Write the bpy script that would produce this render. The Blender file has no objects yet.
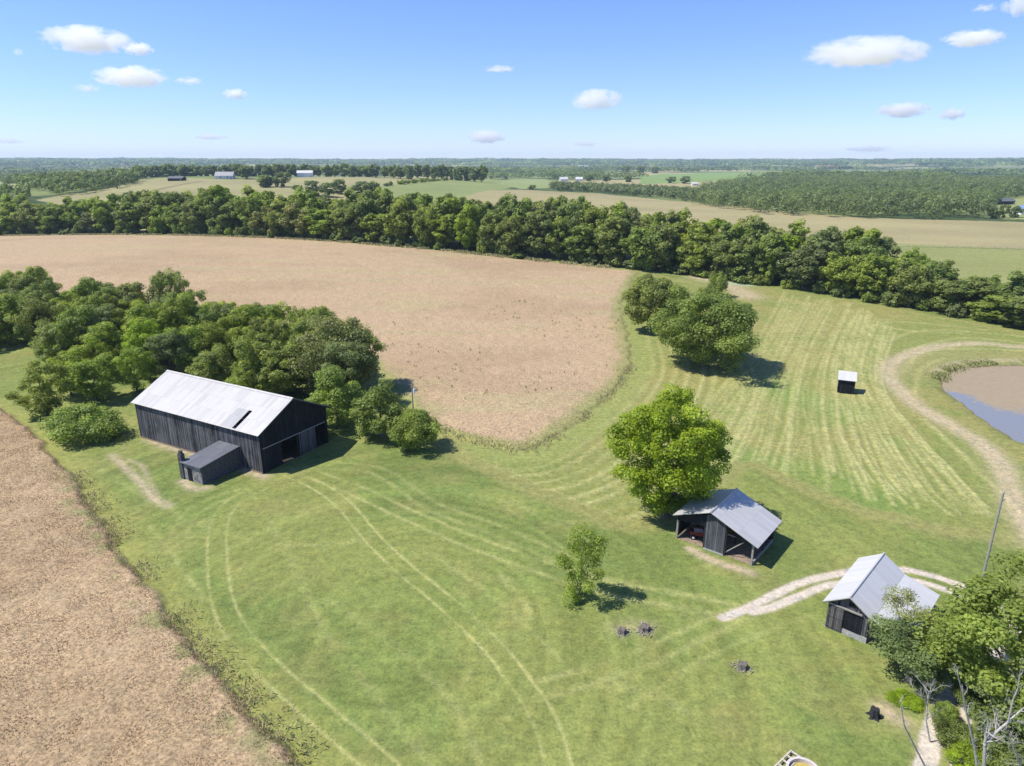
import bpy, bmesh, math, random
import numpy as np
from mathutils import Vector, Matrix
random.seed(7); RNG = np.random.default_rng(11)
SC = bpy.context.scene; COL = SC.collection
PI = math.pi

# ------------------------------------------------------------------ camera model
CAM_H = 44.0; F = 682.0; PITCH = math.atan((383 - 161) / F)
CP, SP = math.cos(PITCH), math.sin(PITCH)

def smooth(a, b, x):
    t = np.clip((x - a) / (b - a), 0, 1); return t * t * (3 - 2 * t)

def vnoise(x, y, seed=0):
    xi = np.floor(x).astype(np.int64); yi = np.floor(y).astype(np.int64)
    fx = x - xi; fy = y - yi
    fx = fx * fx * (3 - 2 * fx); fy = fy * fy * (3 - 2 * fy)
    def h(a, b):
        n = (a * 374761393 + b * 668265263 + seed * 982451653) & 0x7fffffff
        n = ((n ^ (n >> 13)) * 1274126177) & 0x7fffffff
        n = n ^ (n >> 16)
        return (n & 0xffff) / 65535.0
    return (h(xi, yi) * (1 - fx) + h(xi + 1, yi) * fx) * (1 - fy) + (h(xi, yi + 1) * (1 - fx) + h(xi + 1, yi + 1) * fx) * fy

def fbm(x, y, seed=0, o=4):
    s = 0; a = .5; t = 0
    for k in range(o):
        s = s + a * vnoise(x, y, seed + k * 17); t += a; a *= .5; x = x * 2.03 + 5.1; y = y * 2.03 + 9.7
    return s / t

# ------------------------------------------------------------------ terrain
def height(x, y):
    x = np.asarray(x, float); y = np.asarray(y, float)
    h = 10 * np.exp(-((x + 140) / 150) ** 2 / 2 - ((y - 310) / 80) ** 2 / 2) * smooth(120, 240, y)
    h = h + 25 * np.exp(-((x + 230) / np.where(x < -230, 360, 190)) ** 2 / 2 - ((y - 950) / 290) ** 2 / 2) * smooth(300, 600, y)
    r = np.hypot(x, y)
    h = h + (fbm(x / 420, y / 420, 3, 3) - .5) * 16 * smooth(380, 1100, r) * smooth(0, 300, y)
    h = h + 48 * smooth(3800, 9000, r) * (.72 + .5 * fbm(x / 2600, y / 2600, 5, 3))
    return h

_T = np.geomspace(35, 14000, 1500)
def ray(px, py):
    dx = (px - 512) / F; dy = (383 - py) / F
    return np.array([dx, CP + dy * SP, -SP + dy * CP])
def P(px, py):
    """point of the terrain seen at a spot of the survey photograph"""
    d = ray(px, py)
    f = lambda t: CAM_H + d[2] * t - height(d[0] * t, d[1] * t)
    v = f(_T); k = np.argmax(v < 0)
    if not (v < 0).any(): a = b = _T[-1]
    else:
        a, b = _T[max(k - 1, 0)], _T[k]
        for _ in range(24):
            m = (a + b) / 2
            if f(m) > 0: a = m
            else: b = m
    p = d * b; return np.array([p[0], p[1], float(height(p[0], p[1]))])
def PZ(px, py, z):
    d = ray(px, py); t = (z - CAM_H) / d[2]; return np.array([d[0] * t, d[1] * t, z])
def W(pts): return np.array([P(*q)[:2] for q in pts])
def curve(w, n=10):
    w = np.asarray(w, float); k = len(w); out = []
    for i in range(k - 1):
        p0 = w[max(i - 1, 0)]; p1 = w[i]; p2 = w[i + 1]; p3 = w[min(i + 2, k - 1)]
        for t in np.linspace(0, 1, n, endpoint=False):
            out.append(.5 * ((2 * p1) + (p2 - p0) * t + (2 * p0 - 5 * p1 + 4 * p2 - p3) * t * t + (3 * p1 - p0 - 3 * p2 + p3) * t ** 3))
    out.append(w[-1]); return np.array(out)

# ------------------------------------------------------------------ object helpers
def tag(o, label=None, cat=None, group=None, kind=None):
    if label: o['label'] = label
    if cat: o['category'] = cat
    if group: o['group'] = group
    if kind: o['kind'] = kind
    return o
def empty(name, loc, rz=0, label=None, cat=None, group=None):
    o = bpy.data.objects.new(name, None); COL.objects.link(o); o.empty_display_size = .5
    o.location = loc; o.rotation_euler = (0, 0, rz)
    return tag(o, label, cat, group)
def link(name, me, parent=None):
    o = bpy.data.objects.new(name, me); COL.objects.link(o)
    if parent: o.parent = parent
    return o

class MB:
    """collects boxes, slabs, tubes with metre UVs and links them as one mesh"""
    def __init__(s): s.v = []; s.f = []; s.uv = []; s.m = []
    def poly(s, pts, uv, m=0):
        b = len(s.v); s.v += [tuple(p) for p in pts]; s.f.append(list(range(b, b + len(pts)))); s.uv += uv; s.m.append(m)
    def face(s, pts, m=0):
        pts = [Vector(p) for p in pts]; n = (pts[1] - pts[0]).cross(pts[2] - pts[0])
        ax = max(range(3), key=lambda k: abs(n[k]))
        i, j = {0: (1, 2), 1: (0, 2), 2: (0, 1)}[ax]
        s.poly(pts, [(p[i], p[j]) for p in pts], m)
    def box(s, x0, x1, y0, y1, z0, z1, m=0):
        a = [(x0, y0, z0), (x1, y0, z0), (x1, y1, z0), (x0, y1, z0), (x0, y0, z1), (x1, y0, z1), (x1, y1, z1), (x0, y1, z1)]
        for q in ((0, 3, 2, 1), (4, 5, 6, 7), (0, 1, 5, 4), (1, 2, 6, 5), (2, 3, 7, 6), (3, 0, 4, 7)): s.face([a[k] for k in q], m)
    def prism(s, prof, axis, a0, a1, m=0):
        """profile of (u, z) extruded along axis 'x' or 'y'"""
        mk = (lambda u, z, a: (a, u, z)) if axis == 'x' else (lambda u, z, a: (u, a, z))
        n = len(prof); A = [mk(u, z, a0) for u, z in prof]; B = [mk(u, z, a1) for u, z in prof]
        s.face(A[::-1], m); s.face(B, m)
        for k in range(n): s.face([A[k], A[(k + 1) % n], B[(k + 1) % n], B[k]], m)
    def slab(s, p0, p1, p2, p3, th, m=0, u0=0, v0=0):
        """top quad p0 p1 (eave) p2 p3 (ridge), thickness downwards along the normal"""
        p = [Vector(q) for q in (p0, p1, p2, p3)]; n = (p[1] - p[0]).cross(p[3] - p[0]).normalized()
        if n.z < 0: n = -n
        lo = [q - n * th for q in p]; L = (p[1] - p[0]).length; V = (p[3] - p[0]).length
        s.poly(p, [(u0, v0), (u0 + L, v0), (u0 + L, v0 + V), (u0, v0 + V)], m)
        s.poly(lo[::-1], [(u0, v0 + V), (u0 + L, v0 + V), (u0 + L, v0), (u0, v0)], m)
        for k in range(4):
            a, b = p[k], p[(k + 1) % 4]; s.poly([a, lo[k], lo[(k + 1) % 4], b], [(0, 0), (0, .05), (1, .05), (1, 0)], m)
    def tube(s, pts, rad, n=6, m=0):
        pts = [Vector(p) for p in pts]
        if not hasattr(rad, '__len__'): rad = [rad] * len(pts)
        rings = []; ref = Vector((.31, .2, .93))
        for i, p in enumerate(pts):
            d = (pts[min(i + 1, len(pts) - 1)] - pts[max(i - 1, 0)]).normalized()
            a = d.cross(ref);
            if a.length < .1: a = d.cross(Vector((1, 0, 0)))
            a.normalize(); b = d.cross(a)
            rings.append([p + (a * math.cos(2 * PI * k / n) + b * math.sin(2 * PI * k / n)) * rad[i] for k in range(n)])
        for i in range(len(pts) - 1):
            for k in range(n):
                k2 = (k + 1) % n
                s.poly([rings[i][k], rings[i][k2], rings[i + 1][k2], rings[i + 1][k]], [(k / n, i), ((k + 1) / n, i), ((k + 1) / n, i + 1), (k / n, i + 1)], m)
        s.poly(rings[0][::-1], [(0, 0)] * n, m); s.poly(rings[-1], [(0, 0)] * n, m)
    def mesh(s, name, mats):
        me = bpy.data.meshes.new(name); me.from_pydata(s.v, [], s.f)
        uv = me.uv_layers.new(name='UVMap'); uv.data.foreach_set('uv', np.array(s.uv, np.float32).ravel())
        for m in (mats if isinstance(mats, (list, tuple)) else [mats]): me.materials.append(m)
        me.polygons.foreach_set('material_index', s.m)
        bm = bmesh.new(); bm.from_mesh(me); bmesh.ops.recalc_face_normals(bm, faces=bm.faces); bm.to_mesh(me); bm.free()
        me.update(); return me
    def build(s, name, mats, parent=None): return link(name, s.mesh(name, mats), parent)

def quads_mesh(name, V, nf, k=4, attrs=None, mats=(), mi=None, smooth_shade=False):
    """V: (nf*k,3) array of separate faces"""
    me = bpy.data.meshes.new(name); V = np.ascontiguousarray(V, np.float32)
    me.vertices.add(len(V)); me.vertices.foreach_set('co', V.ravel())
    me.loops.add(len(V)); me.loops.foreach_set('vertex_index', np.arange(len(V), dtype=np.int32))
    me.polygons.add(nf); me.polygons.foreach_set('loop_start', np.arange(0, nf * k, k, dtype=np.int32))
    for m in mats: me.materials.append(m)
    if mi is not None: me.polygons.foreach_set('material_index', mi.astype(np.int32))
    for nm, arr in (attrs or {}).items():
        a = me.attributes.new(nm, 'FLOAT', 'POINT'); a.data.foreach_set('value', np.ascontiguousarray(arr, np.float32))
    me.update(calc_edges=True); me.validate(); return me

# ------------------------------------------------------------------ materials
class NT:
    def __init__(s, name):
        s.mat = bpy.data.materials.new(name); s.mat.use_nodes = True; s.t = s.mat.node_tree; s.t.nodes.clear()
        s.out = s.t.nodes.new('ShaderNodeOutputMaterial')
    def n(s, typ, ins=None, **kw):
        nd = s.t.nodes.new('ShaderNode' + typ)
        for k, v in kw.items(): setattr(nd, k, v)
        for k, v in (ins or {}).items():
            sk = nd.inputs[k]
            if isinstance(v, bpy.types.NodeSocket): s.t.links.new(v, sk)
            else: sk.default_value = v
        return nd
    def math(s, op, a, b=0., c=0., clamp=False):
        return s.n('Math', {0: a, 1: b, 2: c}, operation=op, use_clamp=clamp).outputs[0]
    def noise(s, vec, scale, detail=4, rough=.55, out='Fac'):
        return s.n('TexNoise', {'Vector': vec, 'Scale': scale, 'Detail': detail, 'Roughness': rough}).outputs[out]
    def ramp(s, fac, stops):
        r = s.n('ValToRGB', {'Fac': fac}); e = r.color_ramp.elements
        while len(e) < len(stops): e.new(.5)
        for k, (p, c) in enumerate(stops): e[k].position = p; e[k].color = (*c, 1) if len(c) == 3 else c
        return r.outputs['Color']
    def mix(s, fac, a, b, blend='MIX'):
        m = s.n('Mix', data_type='RGBA', blend_type=blend)
        for k, v in ((0, fac), (6, a), (7, b)):
            if isinstance(v, bpy.types.NodeSocket): s.t.links.new(v, m.inputs[k])
            else: m.inputs[k].default_value = v if k == 0 else (*v, 1)
        return m.outputs[2]
    def mapr(s, v, a, b, c, d):
        return s.n('MapRange', {'Value': v, 'From Min': a, 'From Max': b, 'To Min': c, 'To Max': d}).outputs[0]
    def scale(s, vec, xyz):
        return s.n('Mapping', {'Vector': vec, 'Scale': xyz}).outputs[0]
    def bump(s, h, strength, dist):
        return s.n('Bump', {'Height': h, 'Strength': strength, 'Distance': dist}).outputs[0]
    def princ(s, col, rough=.8, normal=None, metal=0., spec=.3):
        ins = {'Base Color': col if isinstance(col, bpy.types.NodeSocket) else (*col, 1), 'Roughness': rough, 'Metallic': metal, 'Specular IOR Level': spec}
        if normal is not None: ins['Normal'] = normal
        return s.n('BsdfPrincipled', ins).outputs[0]
    def done(s, sh): s.t.links.new(sh, s.out.inputs['Surface']); return s.mat
    def obj(s): return s.n('TexCoord').outputs['Object']
    def uv(s): return s.n('TexCoord').outputs['UV']

def mat_simple(name, c1, c2, scale=6., rough=.8, bump=.3, metal=0., spec=.3):
    t = NT(name); o = t.obj(); n = t.noise(o, scale, 5)
    return t.done(t.princ(t.mix(t.mapr(n, .3, .7, 0, 1), c1, c2), rough, t.bump(n, bump, .05), metal, spec))

def mat_boards(name, dark, light, brown, wear=.5, width=.2):
    t = NT(name); uv = t.uv(); sx = t.n('SeparateXYZ', {0: uv})
    u = t.math('DIVIDE', sx.outputs[0], width); fl = t.math('FLOOR', u); fr = t.math('FRACT', u)
    rnd = t.n('TexWhiteNoise', {'W': fl}, noise_dimensions='1D').outputs['Value']
    streak = t.noise(t.n('CombineXYZ', {0: t.math('MULTIPLY', sx.outputs[0], 4.5), 1: t.math('MULTIPLY', sx.outputs[1], .35), 2: rnd}).outputs[0], 1.6, 5, .65)
    big = t.noise(uv, .28, 3)
    w = t.math('ADD', t.math('MULTIPLY', streak, .75), t.math('ADD', t.math('MULTIPLY', rnd, .35), t.math('MULTIPLY', big, .55)))
    w = t.mapr(w, 1.05 - wear * .5, 1.45 - wear * .5, 0, 1)
    c = t.mix(w, dark, light)
    c = t.mix(t.mapr(t.noise(uv, .9, 4), .52, .72, 0, .6), c, brown)
    edge = t.math('LESS_THAN', t.math('MINIMUM', fr, t.math('SUBTRACT', 1, fr)), .07)
    c = t.mix(t.math('MULTIPLY', edge, .75), c, (.006, .006, .007))
    h = t.math('SUBTRACT', t.math('MULTIPLY', streak, .3), edge)
    return t.done(t.princ(c, .85, t.bump(h, .5, .03), 0, .2))

def mat_roof(name, base, var, stain, rough=.5, metal=.25):
    t = NT(name); uv = t.uv(); sx = t.n('SeparateXYZ', {0: uv})
    fu = t.math('FLOOR', t.math('DIVIDE', sx.outputs[0], .66)); fv = t.math('FLOOR', t.math('DIVIDE', sx.outputs[1], 2.6))
    rnd = t.n('TexWhiteNoise', {'Vector': t.n('CombineXYZ', {0: fu, 1: fv}).outputs[0]}, noise_dimensions='2D').outputs['Value']
    c = t.mix(t.math('POWER', rnd, 2.), base, var)
    st = t.noise(t.scale(uv, (1.6, .22, 1)), 1.5, 6, .6)
    c = t.mix(t.mapr(st, .5, .78, 0, .65), c, stain)
    rib = t.math('PINGPONG', sx.outputs[0], .11)
    lap = t.math('LESS_THAN', t.math('FRACT', t.math('DIVIDE', sx.outputs[1], 2.6)), .03)
    sea = t.math('LESS_THAN', t.math('FRACT', t.math('DIVIDE', sx.outputs[0], .66)), .05)
    c = t.mix(t.math('MULTIPLY', t.math('MAXIMUM', lap, sea), .35), c, stain)
    return t.done(t.princ(c, rough, t.bump(rib, .5, .15), metal, .4))

def mat_leaf(name, lo, hi, trans=.25, hue=.014, val=.16):
    t = NT(name); tint = t.n('Attribute', attribute_name='tint').outputs['Fac']
    c = t.ramp(tint, [(0, lo), (.62, tuple(.5 * (a + b) for a, b in zip(lo, hi))), (1, hi)])
    r = t.n('ObjectInfo').outputs['Random']
    r2 = t.n('TexWhiteNoise', {'W': t.math('MULTIPLY', r, 91.7)}, noise_dimensions='1D').outputs['Value']
    c = t.n('HueSaturation', {'Hue': t.mapr(r, 0, 1, .5 - hue, .5 + hue * .7), 'Saturation': t.mapr(r2, 0, 1, .88, 1.08), 'Value': t.mapr(r2, 0, 1, 1 - val, 1 + val), 'Color': c}).outputs[0]
    a = t.princ(c, .55, None, 0, .35)
    b = t.n('BsdfTranslucent', {'Color': t.mix(1., c, (1.25, 1.2, .55), 'MULTIPLY')}).outputs[0]
    return t.done(t.n('MixShader', {0: trans, 1: a, 2: b}).outputs[0])

M = {}
M['leaf'] = mat_leaf('broadleaf_foliage', (.125, .178, .032), (.41, .505, .105), .5)
M['leaf_bright'] = mat_leaf('bright_foliage', (.13, .195, .020), (.45, .57, .08), .5, .008, .1)
M['leaf_olive'] = mat_leaf('olive_foliage', (.11, .135, .035), (.46, .49, .16), .42, .01, .12)
M['leaf_blue'] = mat_leaf('grey_green_foliage', (.11, .155, .042), (.33, .42, .125), .47, .01, .14)
M['leaf_wood'] = mat_leaf('woodland_foliage', (.05, .08, .02), (.30, .385, .10), .36, 0, 0)
M['bark'] = mat_simple('bark', (.09, .075, .06), (.19, .165, .14), 5, .9, .5)
M['dead_wood'] = mat_simple('bleached_dead_wood', (.30, .27, .24), (.52, .49, .45), 6, .85, .4)
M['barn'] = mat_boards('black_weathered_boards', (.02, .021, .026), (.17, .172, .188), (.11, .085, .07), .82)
M['barn_dark'] = mat_boards('near_black_boards', (.008, .009, .013), (.035, .037, .046), (.03, .026, .026), .5)  # near-black, slightly bluish boards, much darker than the weathered set
M['grey_board'] = mat_boards('grey_boards', (.06, .065, .075), (.17, .175, .19), (.11, .095, .08), .7)
M['door_board'] = mat_boards('brownish_grey_door_boards', (.045, .042, .045), (.17, .155, .15), (.14, .11, .09), .8, .16)
M['roof'] = mat_roof('weathered_tin_roof', (.385, .378, .37), (.325, .32, .312), (.26, .24, .22))
M['roof_white'] = mat_roof('pale_tin_roof', (.64, .625, .60), (.58, .57, .55), (.49, .475, .45))
M['roof_grey'] = mat_roof('grey_tin_roof', (.29, .29, .295), (.25, .25, .255), (.2, .195, .19))
M['roof_dark'] = mat_roof('dark_felt_roof', (.10, .105, .12), (.13, .135, .15), (.07, .07, .075), .8, 0)
M['block'] = mat_simple('painted_dark_block', (.035, .036, .042), (.12, .12, .125), 3.5, .9, .3)
M['block_lime'] = mat_simple('lime_stained_block', (.07, .07, .075), (.34, .33, .31), 2.2, .9, .3)
M['concrete'] = mat_simple('concrete', (.26, .25, .24), (.42, .41, .39), 4, .9, .2)
M['wood_grey'] = mat_simple('grey_timber', (.2, .188, .172), (.34, .32, .30), 7, .9, .3)
M['wood_pale'] = mat_simple('pale_timber', (.38, .34, .28), (.58, .53, .45), 7, .85, .2)
M['wood_black'] = mat_simple('black_timber', (.012, .012, .015), (.04, .04, .045), 7, .9, .3)
M['steel'] = mat_simple('grey_steel', (.35, .36, .37), (.5, .51, .52), 8, .4, .1, .5, .5)
M['red'] = mat_simple('red_paint', (.14, .02, .018), (.22, .035, .028), 8, .5, .1)
M['white'] = mat_simple('white_paint', (.68, .68, .67), (.82, .82, .81), 5, .6, .1)
M['rubber'] = mat_simple('black_rubber', (.012, .012, .012), (.03, .03, .03), 9, .8, .1)
M['dirt'] = mat_simple('bare_dirt', (.15, .11, .075), (.32, .25, .18), 3, .95, .5)
M['shade_dirt'] = mat_simple('shade_toned_earth', (.025, .02, .016), (.06, .048, .038), 3, .95, .5)  # brown earth darkened: the black of the barn interior is put into its colour
M['brick_red'] = mat_simple('red_brick', (.22, .10, .07), (.32, .17, .12), 3, .9, .3)
M['straw'] = mat_simple('yellow_straw', (.30, .24, .06), (.48, .38, .12), 9, .95, .6)
M['pale_stone'] = mat_simple('pale_stone_rim', (.42, .36, .34), (.6, .54, .51), 7, .85, .3)
M['stump'] = mat_simple('stump_wood', (.06, .05, .042), (.22, .195, .165), 5, .95, .6)
M['chips'] = mat_simple('wood_debris', (.2, .18, .13), (.36, .32, .26), 9, .95, .6)
M['red_roof'] = mat_simple('red_metal_roof', (.42, .14, .11), (.5, .2, .16), 1, .6, .1)
M['blue_roof'] = mat_simple('blue_metal_roof', (.16, .25, .45), (.24, .34, .55), 1, .5, .1)

def ground_mat():
    t = NT('farmland_cover'); o = t.obj()
    cov = t.n('Attribute', attribute_name='cover').outputs['Color']
    k = t.n('SeparateColor', {0: t.n('Attribute', attribute_name='kinds').outputs['Color']})
    wheat, rows, stone = k.outputs[0], k.outputs[1], k.outputs[2]
    n1 = t.noise(o, 1.1, 8, .72); n2 = t.noise(o, 3.6, 5, .75); n3 = t.noise(t.scale(o, (1, 1, 1)), .22, 4, .6)
    a = t.math('ADD', t.math('MULTIPLY', n1, t.math('SUBTRACT', .5, t.math('MULTIPLY', wheat, .38))), t.math('MULTIPLY', n2, t.math('ADD', .5, t.math('MULTIPLY', wheat, .38))))
    amp = t.math('ADD', 2.7, t.math('ADD', t.math('MULTIPLY', wheat, .5), t.math('MULTIPLY', rows, .5)))
    g = t.math('ADD', 1., t.math('MULTIPLY', t.math('SUBTRACT', a, .5), t.math('MULTIPLY', amp, 1.15)))
    g = t.math('MULTIPLY', g, t.mapr(n3, .25, .75, .93, 1.07))
    col = t.mix(1., cov, t.n('CombineColor', {0: g, 1: g, 2: g}).outputs[0], 'MULTIPLY')
    # grass hue flicker between green and straw
    hue = t.mapr(t.noise(o, .55, 6, .7), .35, .68, 0, 1)
    straw = t.mix(1., col, (1.22, 1.02, .88), 'MULTIPLY')
    col = t.mix(t.math('MULTIPLY', hue, t.math('SUBTRACT', .5, t.math('MULTIPLY', wheat, .25))), col, straw)
    # dark weeds sprinkled through the standing crop
    sp = t.math('MULTIPLY', t.mapr(t.noise(o, 1.7, 2, .5), .66, .74, 0, .3), t.math('MULTIPLY', wheat, t.mapr(n3, .4, .7, .1, 1)))
    col = t.mix(sp, col, (.13, .13, .06))
    h = t.math('ADD', t.math('MULTIPLY', n1, t.math('SUBTRACT', 1., t.math('MULTIPLY', wheat, .85))), t.math('MULTIPLY', n2, .6))
    nb = t.bump(h, .55, t.math('ADD', .10, t.math('MULTIPLY', wheat, .06)))
    return t.done(t.princ(col, .95, nb, 0, .12))
M['ground'] = ground_mat()

# ------------------------------------------------------------------ land use, traced on the ground
Z = {}
Z['wheat_near'] = W([(-420, 392), (-150, 396), (0, 408), (28, 430), (62, 468), (98, 520), (140, 582), (188, 645), (248, 712), (300, 770), (345, 830), (380, 900), (-500, 900)])
Z['wheat_big'] = W([(-420, 240), (-200, 238), (0, 236.5), (100, 235.5), (200, 236.5), (300, 240), (370, 245), (440, 251), (500, 257.5), (560, 263.5), (610, 268.5), (640, 272), (632, 283), (622, 305), (628, 340), (632, 362), (620, 384), (600, 404), (575, 424), (545, 444), (520, 451), (490, 446), (455, 437), (430, 427), (402, 396), (372, 362), (200, 326), (0, 306), (-200, 302), (-420, 300)])
Z['hay'] = W([(632, 283), (640, 272), (700, 286), (760, 288), (830, 299), (900, 311), (960, 322), (1024, 333), (1250, 372), (1300, 640), (1110, 560), (1024, 541), (950, 526), (880, 512), (820, 490), (762, 463), (735, 460), (700, 482), (660, 515), (630, 522), (560, 497), (500, 469), (455, 447), (440, 440), (490, 446), (520, 451), (545, 444), (575, 424), (600, 404), (620, 384), (632, 362), (628, 340), (622, 305)])
Z['pond'] = W([(941, 377), (950, 369), (968, 365), (990, 363), (1024, 364), (1080, 368), (1140, 380), (1190, 410), (1160, 440), (1090, 452), (1040, 447), (1012, 436), (990, 423), (968, 405), (952, 394), (942, 386)])
Z['tan_right'] = W([(440, 188), (480, 191), (520, 189.5), (600, 193.5), (700, 203), (800, 213), (870, 218), (1024, 222), (1250, 226), (1250, 253), (1024, 248.5), (900, 243.5), (840, 241), (700, 232), (600, 220), (480, 210)])
Z['pasture_right'] = W([(840, 241.5), (900, 243.8), (1024, 249), (1250, 254), (1250, 355), (1024, 325), (900, 300), (800, 270)])
Z['hill_tan'] = W([(36, 200), (60, 195.5), (100, 190), (136, 182), (140, 179.5), (160, 178), (230, 179.5), (300, 177.3), (400, 176.4), (470, 176.8), (478, 178.2), (455, 179.4), (430, 181.2), (400, 184), (378, 187), (330, 196), (200, 205), (60, 205)])
Z['hill_green'] = W([(378, 187), (400, 184), (430, 181.2), (455, 179.4), (478, 178.2), (500, 178), (520, 186), (480, 192), (440, 205), (370, 205)])
Z['green_mid'] = W([(508, 178.5), (548, 179), (548, 188), (520, 189), (500, 184)])
Z['green_far'] = W([(640, 176), (700, 173), (780, 171.5), (790, 176), (720, 181), (640, 184)])
Z['green_far_b'] = W([(820, 171), (900, 170), (1024, 169.5), (1100, 170), (1100, 172.5), (900, 174.5), (820, 175)])
Z['pale_left'] = W([(-60, 180), (0, 181), (22, 184), (18, 189), (-60, 190)])
Z['right_meadow'] = W([(1000, 196), (1060, 195), (1200, 205), (1200, 222), (1000, 219), (985, 212)])

def ring(a, b, n): return np.linspace(a, b, n, endpoint=False)
th = np.radians(np.concatenate([ring(-180, -46, 50), ring(-46, 46, 760), ring(46, 180, 50)]))
rr = np.concatenate([ring(0.5, 30, 14), np.geomspace(30, 262, 600, endpoint=False), np.geomspace(262, 1500, 250, endpoint=False), np.geomspace(1500, 9300, 90)])
TH, RR = np.meshgrid(th, rr); gx = (RR * np.sin(TH)).ravel(); gy = (RR * np.cos(TH)).ravel(); NV = len(gx)
near = np.where((np.hypot(gx, gy) < 300) & (gy > 5))[0]; nx, ny = gx[near], gy[near]

def sdf(poly, x, y, cap):
    """signed distance (inside positive), exact within cap metres of the border"""
    lo = poly.min(0) - cap; hi = poly.max(0) + cap
    idx = np.where((x > lo[0]) & (x < hi[0]) & (y > lo[1]) & (y < hi[1]))[0]
    out = np.full(len(x), -cap, float)
    if not len(idx): return out
    X, Y = x[idx], y[idx]; ins = np.zeros(len(X), bool); d = np.full(len(X), cap * cap)
    n = len(poly)
    for i in range(n):
        ax, ay = poly[i]; bx, by = poly[(i + 1) % n]
        c = (ay > Y) != (by > Y)
        ins ^= c & (X < (bx - ax) * (Y - ay) / ((by - ay) if by != ay else 1e-9) + ax)
        k = np.where((X > min(ax, bx) - cap) & (X < max(ax, bx) + cap) & (Y > min(ay, by) - cap) & (Y < max(ay, by) + cap))[0]
        if len(k):
            ex, ey = bx - ax, by - ay; t = np.clip(((X[k] - ax) * ex + (Y[k] - ay) * ey) / (ex * ex + ey * ey + 1e-9), 0, 1)
            d[k] = np.minimum(d[k], (X[k] - ax - t * ex) ** 2 + (Y[k] - ay - t * ey) ** 2)
    d = np.sqrt(d); out[idx] = np.where(ins, d, -d); return out

def line_d(pts, cap):
    """distance from the near vertices to a polyline, and the length along it"""
    d = np.full(len(nx), cap * cap)
    for (ax, ay), (bx, by) in zip(pts[:-1], pts[1:]):
        k = np.where((nx > min(ax, bx) - cap) & (nx < max(ax, bx) + cap) & (ny > min(ay, by) - cap) & (ny < max(ay, by) + cap))[0]
        if len(k):
            ex, ey = bx - ax, by - ay; t = np.clip(((nx[k] - ax) * ex + (ny[k] - ay) * ey) / (ex * ex + ey * ey + 1e-9), 0, 1)
            d[k] = np.minimum(d[k], (nx[k] - ax - t * ex) ** 2 + (ny[k] - ay - t * ey) ** 2)
    return np.sqrt(d)
def stroke(pts, w, soft=1.):
    m = np.zeros(NV); d = line_d(curve(W(pts), 8), w * 3.2); m[near] = np.exp(-(d / w) ** 2 * soft); m[near[d >= w * 3.15]] = 0; return m
def offset(w, o):
    w = np.asarray(w); d = np.gradient(w, axis=0); d /= np.linalg.norm(d, axis=1)[:, None] + 1e-9
    return w + np.stack([-d[:, 1], d[:, 0]], 1) * o

# warp so that borders are ragged
wob = 1.0 * smooth(0, 300, np.hypot(gx, gy)) + .5
wx = gx + (fbm(gx / 3.1, gy / 3.1, 21, 3) - .5) * 2.6 * wob; wy = gy + (fbm(gx / 3.1, gy / 3.1, 42, 3) - .5) * 2.6 * wob
S = {k: sdf(v, wx, wy, 30. if k in ('pond', 'wheat_near', 'wheat_big', 'hay') else 12.) for k, v in Z.items()}
S['pond'] = sdf(Z['pond'], gx + (wx - gx) * .6, gy + (wy - gy) * .6, 30.)
mk = {k: smooth(-.45, .45, v) for k, v in S.items()}
R0 = np.hypot(gx, gy)

def lerp(c, m, col):
    m = m[:, None]; return c * (1 - m) + np.asarray(col)[None, :] * m
mott = fbm(gx / 14, gy / 14, 8, 4); mott2 = fbm(gx / 4.5, gy / 4.5, 88, 4)
# base: mown lawn near, rough pasture and woods further out
cov = np.tile(np.array([[.150, .196, .053]]), (NV, 1))
cov = lerp(cov, smooth(.42, .68, mott) * .6, (.20, .222, .066))
cov = lerp(cov, smooth(.50, .30, mott) * .45, (.115, .158, .044))
cov = lerp(cov, smooth(.5, .75, mott2) * .35, (.23, .22, .08))
# mowing streaks of the lawn (two sweeps)
a1 = math.radians(-47); u = gx * math.cos(a1) - gy * math.sin(a1); v = gx * math.sin(a1) + gy * math.cos(a1)
ctr = P(395, 640)[:2]; rad = np.hypot(gx - ctr[0], (gy - ctr[1]) * .8); ang = np.arctan2(gy - ctr[1], gx - ctr[0])
st = vnoise(rad / .75, ang * 1.6, 5) * .6 + vnoise(rad / 2.1, ang * 1.2, 9) * .4
cov *= (1 + (st - .5) * .42)[:, None]
far = smooth(330, 520, R0)
wood_n = fbm(gx / 330, gy / 230, 61, 4)
fc = lerp(np.tile(np.array([[.16, .20, .07]]), (NV, 1)), smooth(.42, .5, wood_n), (.055, .085, .03))
fc = lerp(fc, smooth(.575, .6, fbm(gx / 500 + 7, gy / 300, 31, 2)), (.30, .27, .13))
cov = cov * (1 - far[:, None]) + fc * far[:, None]
# field colours
hay_c = lerp(np.tile(np.array([[.185, .212, .064]]), (NV, 1)), smooth(.4, .66, mott), (.225, .222, .076))
hay_c = lerp(hay_c, smooth(.55, .8, mott2) * .6, (.15, .20, .05))
cov = cov * (1 - mk['hay'][:, None]) + hay_c * mk['hay'][:, None]
wheat_c = lerp(np.tile(np.array([[.365, .272, .165]]), (NV, 1)), smooth(.45, .7, fbm(gx / 45, gy / 22, 70, 4)) * .7, (.31, .225, .137))
wheat_c = lerp(wheat_c, smooth(.56, .74, fbm(gx / 30, gy / 7, 71, 4)) * .5, (.33, .29, .15))
near_w = lerp(np.tile(np.array([[.345, .256, .15]]), (NV, 1)), smooth(.4, .7, mott) * .6, (.29, .213, .122))
for nm, cc in (('wheat_big', wheat_c), ('wheat_near', near_w)):
    m = mk[nm][:, None]; cov = cov * (1 - m) + cc * m
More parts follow.
